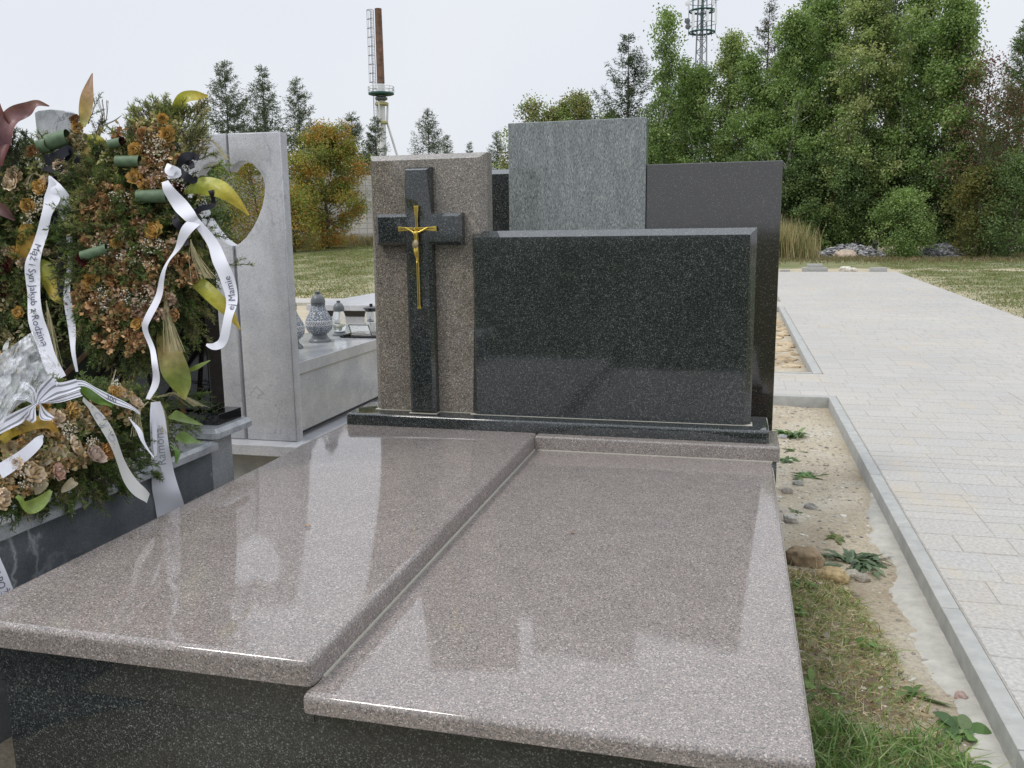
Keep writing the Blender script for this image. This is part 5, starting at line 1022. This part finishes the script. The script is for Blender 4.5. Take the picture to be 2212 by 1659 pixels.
for pts, cl in (([(4, 330, 18), (14, 285, 34), (32, 250, 30), (62, 234, 24), (84, 225, 12), (105, 228, 2)], PURP[::-1]+[(.30, .17, .16), (.14, .06, .07)]), ([(2, 360, 14), (4, 310, 30), (4, 270, 30), (-2, 225, 8)], [(.12, .02, .02), (.16, .05, .04)]), ([(-10, 445, 20), (8, 455, 22), (30, 475, 4)], [(.20, .10, .09), (.12, .05, .05)])):
    strip('purple_leaf', p0, pts, 'waxleaf', w0, cols=cl, cup=.35, off=.10, fold=.004)

# --- lying arrangement on the slab
_a, _b, _c = onz(60, 1112, .615), onz(400, 965, .615), onz(150, 850, .93)
_n = np.cross(_b-_a, _c-_a); p3 = Plane(_a, _n if _n@(CAM-_a) > 0 else -_n)
w3, c3, A3, B3 = wreath('lying_spray', 'low spray of cream dried roses lying on the veined slab under a white bow', p3, 150, 955, 230, 102, .055, 560, SPR+[(.10, .15, .04)], .614, nd_=54)
ex = [((360, 900), (484, 893)), ((350, 880), (458, 818)), ((380, 860), (455, 845)), ((330, 930), (430, 940)), ((340, 960), (400, 985)), ((300, 1010), (350, 1030)), ((200, 1040), (230, 1075)), ((120, 1050), (150, 1085)), ((240, 1035), (290, 1062)), ((60, 1070), (40, 1105)), ((350, 890), (430, 860)), ((370, 930), (440, 915)), ((250, 900), (300, 890)), ((20, 1080), (0, 1108))]
spruce('spruce_greens', [p3.p(*a_, .04) for a_, b_ in ex], [p3.p(*b_, .05)-p3.p(*a_, .04) for a_, b_ in ex], [np.linalg.norm(p3.p(*b_, .05)-p3.p(*a_, .04)) for a_, b_ in ex], [(.12, .18, .05), (.17, .21, .08), (.08, .13, .04)], w3, 150, .02, .003, 6)
p3.bo = .075
filler('dried_petals', p3, [(60, 960, 60, 50, 500), (150, 950, 60, 60, 600), (220, 900, 60, 30, 350), (270, 870, 40, 20, 200), (40, 1050, 50, 30, 320), (180, 900, 40, 30, 300), (110, 1000, 70, 30, 350)], 'dry', w3, .02, [(.38, .30, .18), (.45, .36, .22), (.30, .24, .12), (.46, .28, .12), (.24, .24, .10)], .105)
for x, y, r, cl in ((163, 961, .028, CREAM), (68, 1020, .030, CREAM), (127, 1020, .022, [(.60, .48, .38), (.55, .36, .28)]), (208, 982, .026, [(.55, .45, .38)]), (5, 1078, .024, CREAM), (160, 888, .024, OCHRE), (95, 878, .02, OCHRE), (262, 850, .022, CREAM), (293, 868, .022, CREAM), (120, 905, .024, CREAM), (232, 975, .022, [(.52, .30, .10), (.45, .24, .08)]), (228, 888, .018, ORANGE), (30, 1000, .018, CREAM), (250, 845, .018, OCHRE)):
    rose(p3, x, y, r, cl, w3, .125)
for x, y in ((108, 985), (132, 985), (95, 1000), (150, 1050), (85, 1058), (30, 985), (190, 930), (170, 925)):
    strip('dry_leaf', p3, [(x-14, y+12, 3), (x-4, y, 18), (x+6, y-10, 16), (x+14, y-18, 2)], 'waxleaf', w3, cols=[(.36, .32, .20), (.42, .34, .22)], off=.13, cup=.4)
babys_breath(p3, [(45, 1010, 26, 18, 110), (65, 1045, 26, 10, 60), (150, 930, 18, 22, 90), (200, 955, 14, 14, 50), (250, 830, 10, 14, 30)], w3, .135)
for pts, cl, cup in (([(0, 955, 14), (30, 928, 24), (70, 912, 28), (110, 918, 26), (142, 952, 3)], [(.40, .30, .04), (.50, .33, .05), (.46, .24, .05)], -.35), ([(165, 838, 10), (185, 845, 30), (215, 860, 34), (240, 880, 10)], [(.10, .19, .03), (.16, .28, .05)], .2), ([(30, 1075, 10), (50, 1095, 22), (80, 1090, 26), (105, 1062, 6)], [(.20, .28, .06), (.26, .33, .08)], .4),
                    ([(360, 905, 6), (390, 900, 26), (438, 918, 3)], [(.22, .30, .09)]*2, .3), ([(375, 950, 6), (400, 945, 26), (432, 958, 3)], [(.18, .27, .08)]*2, .3), ([(0, 975, 20), (20, 960, 16), (58, 968, 3)], [(.26, .19, .10)]*2, .2), ([(368, 960, 8), (378, 980, 16), (384, 1000, 3)], [(.12, .22, .05)]*2, .2)):
    strip('long_leaf', p3, pts, 'waxleaf', w3, cols=cl, cup=cup, off=.15)
# bow
bow = empty('bow', tuple(np.array(p3.p(80, 871, .2))-np.array(w3.location))); bow.parent = w3
for pts in ([(80, 871, 4), (66, 852, 24), (45, 832, 20)], [(80, 871, 5), (98, 845, 30), (112, 822, 22)], [(82, 872, 5), (110, 848, 30), (138, 838, 30), (168, 830, 24)], [(80, 873, 4), (64, 900, 24), (60, 908, 22)], [(82, 874, 4), (98, 896, 26), (108, 908, 20)], [(78, 872, 4), (45, 898, 26), (10, 918, 26), (-8, 930, 20)], [(80, 871, 5), (50, 862, 14), (30, 858, 14)], [(85, 870, 5), (130, 862, 12), (170, 852, 14)]):
    strip('bow_loop', p3, pts, 'satin', bow, off=.20, fold=.01, stripes=1, cup=.25)
r_, C_, S_, h_ = strip('white_ribbon', p3, [(150, 832, 16), (175, 828, 14), (205, 842, 16), (244, 862, 18), (280, 880, 15), (304, 893, 6)], 'satin', w3, off=.19, stripes=1)
lettering('300', r_, C_, S_, p3.n, .52, .030)
strip('white_ribbon', p3, [(280, 900, 5), (296, 925, 13), (308, 952, 13), (334, 987, 5)], 'satin', w3, off=.17)
r_, C_, S_, h_ = strip('grey_sash', p3, [(178, 862, 14), (205, 885, 26), (232, 935, 30), (262, 995, 33), (292, 1052, 35), (318, 1078, 34)], 'satin', w3, colr=(.50, .49, .46), off=.17, fold=.006)
lettering('C  J  O', r_, C_, S_, p3.n, .15, .045, 'ink_grey')
strip('white_ribbon', p3, [(-8, 1022, 32), (20, 1006, 30), (50, 985, 27), (80, 955, 20), (98, 938, 5)], 'satin', w3, off=.17, fold=.01)
tassel(p3, [(315, 862), (350, 855), (380, 850), (430, 876)], 8, 40, w3, .12); tassel(p3, [(320, 868), (300, 890), (302, 940)], 8, 16, w3, .16); tassel(p3, [(250, 800), (235, 850), (230, 870)], 8, 16, w3, .1); tassel(p3, [(325, 862), (350, 880), (356, 935)], 6, 14, w3, .15)
p3.bo = 0.
# ribbon hanging down over the edge of the slab
ph = Plane(onz(345, 975, .62), (.62, -.78, .1)); 
hg = empty('hanging_ribbon', tuple(ph.p(338, 872, .05)), 'broad white ribbon hanging down over the veined slab edge between spray and brown slab', 'ribbon')
r_, C_, S_, h_ = strip('ribbon_band', ph, [(336, 868, 20, .22), (340, 900, 32, .22), (344, 950, 37, .20), (349, 1000, 44, .19), (356, 1050, 54, .17), (366, 1090, 60, .15), (378, 1150, 62, .13)], 'satin', hg, off=.05, fold=.003)
lettering('Ramona', r_, C_, S_, ph.n, .47, .048, 'ink_grey', -1)
strip('ribbon_fold', ph, [(332, 872, 6), (334, 930, 10), (336, 985, 6)], 'satin', hg, off=.225)
# lettered sash end at the far left, over the slab side
pj = Plane((-2.235, 2.0, .4), (.9, -.4, .1)); sj = empty('sash_end', tuple(pj.p(0, 1240, .01)), 'end of a white lettered sash over the dark veined tomb side, at the left edge', 'ribbon')
r_, C_, S_, h_ = strip('ribbon_band', pj, [(-42, 1150, 34), (-20, 1205, 34), (2, 1260, 34), (24, 1320, 34)], 'satin', sj, off=.01, fold=.002)
lettering('OSTATNIE POŻEGNANIE', r_, C_, S_, pj.n, .02, .03, 'ink')
# cellophane sleeve
m, nt, b = mat_new('crumpled_cellophane'); b.inputs['Base Color'].default_value = (.85, .86, .88, 1); b.inputs['Roughness'].default_value = .12; b.inputs['Specular IOR Level'].default_value = .8
tr_ = N(nt, 'ShaderNodeBsdfTransparent'); ms = N(nt, 'ShaderNodeMixShader'); fr = N(nt, 'ShaderNodeMapRange'); fr.inputs['From Min'].default_value = .35; fr.inputs['From Max'].default_value = .7; fr.inputs['To Min'].default_value = .22; fr.inputs['To Max'].default_value = .8
nt.links.new(noise(nt, coords(nt), 14, 5, .6), fr.inputs['Value']); nt.links.new(fr.outputs['Result'], ms.inputs['Fac']); nt.links.new(tr_.outputs['BSDF'], ms.inputs[1]); nt.links.new(b.outputs['BSDF'], ms.inputs[2]); nt.links.new(ms.outputs['Shader'], nt.nodes['Material Output'].inputs['Surface']); M['film'] = m
bm = bmesh.new(); g_ = []; L_pts = [(-12, 800), (10, 775), (40, 748), (68, 722), (76, 719)]; 
rows_ = [[(-12, 775), (30, 745), (68, 718), (78, 720)], [(-12, 830), (28, 790), (75, 760), (100, 760)], [(-12, 880), (30, 835), (80, 800), (122, 792)], [(-12, 935), (20, 880), (60, 845), (112, 812)], [(-12, 960), (0, 930), (34, 880), (70, 862)]]
RR = [crom(r, 8) for r in rows_]; RR = np.array(RR); GG = np.stack([crom(RR[:, k], 6) for k in range(RR.shape[1])], 1)
vv = [[bm.verts.new(p3.p(*GG[i, k], .33+random.gauss(0, .009)+.03*math.sin(i*.5)*math.cos(k*.45))) for k in range(GG.shape[1])] for i in range(GG.shape[0])]
for i in range(len(vv)-1):
    for k in range(len(vv[0])-1): bm.faces.new((vv[i][k], vv[i][k+1], vv[i+1][k+1], vv[i+1][k]))
cf = empty('cellophane_sleeve', tuple(p3.p(20, 900, .1)), 'crumpled clear cellophane wrapper above the white bow at the left edge', 'wrapper')
from_bm('film', bm, M['film'], cf, 20)
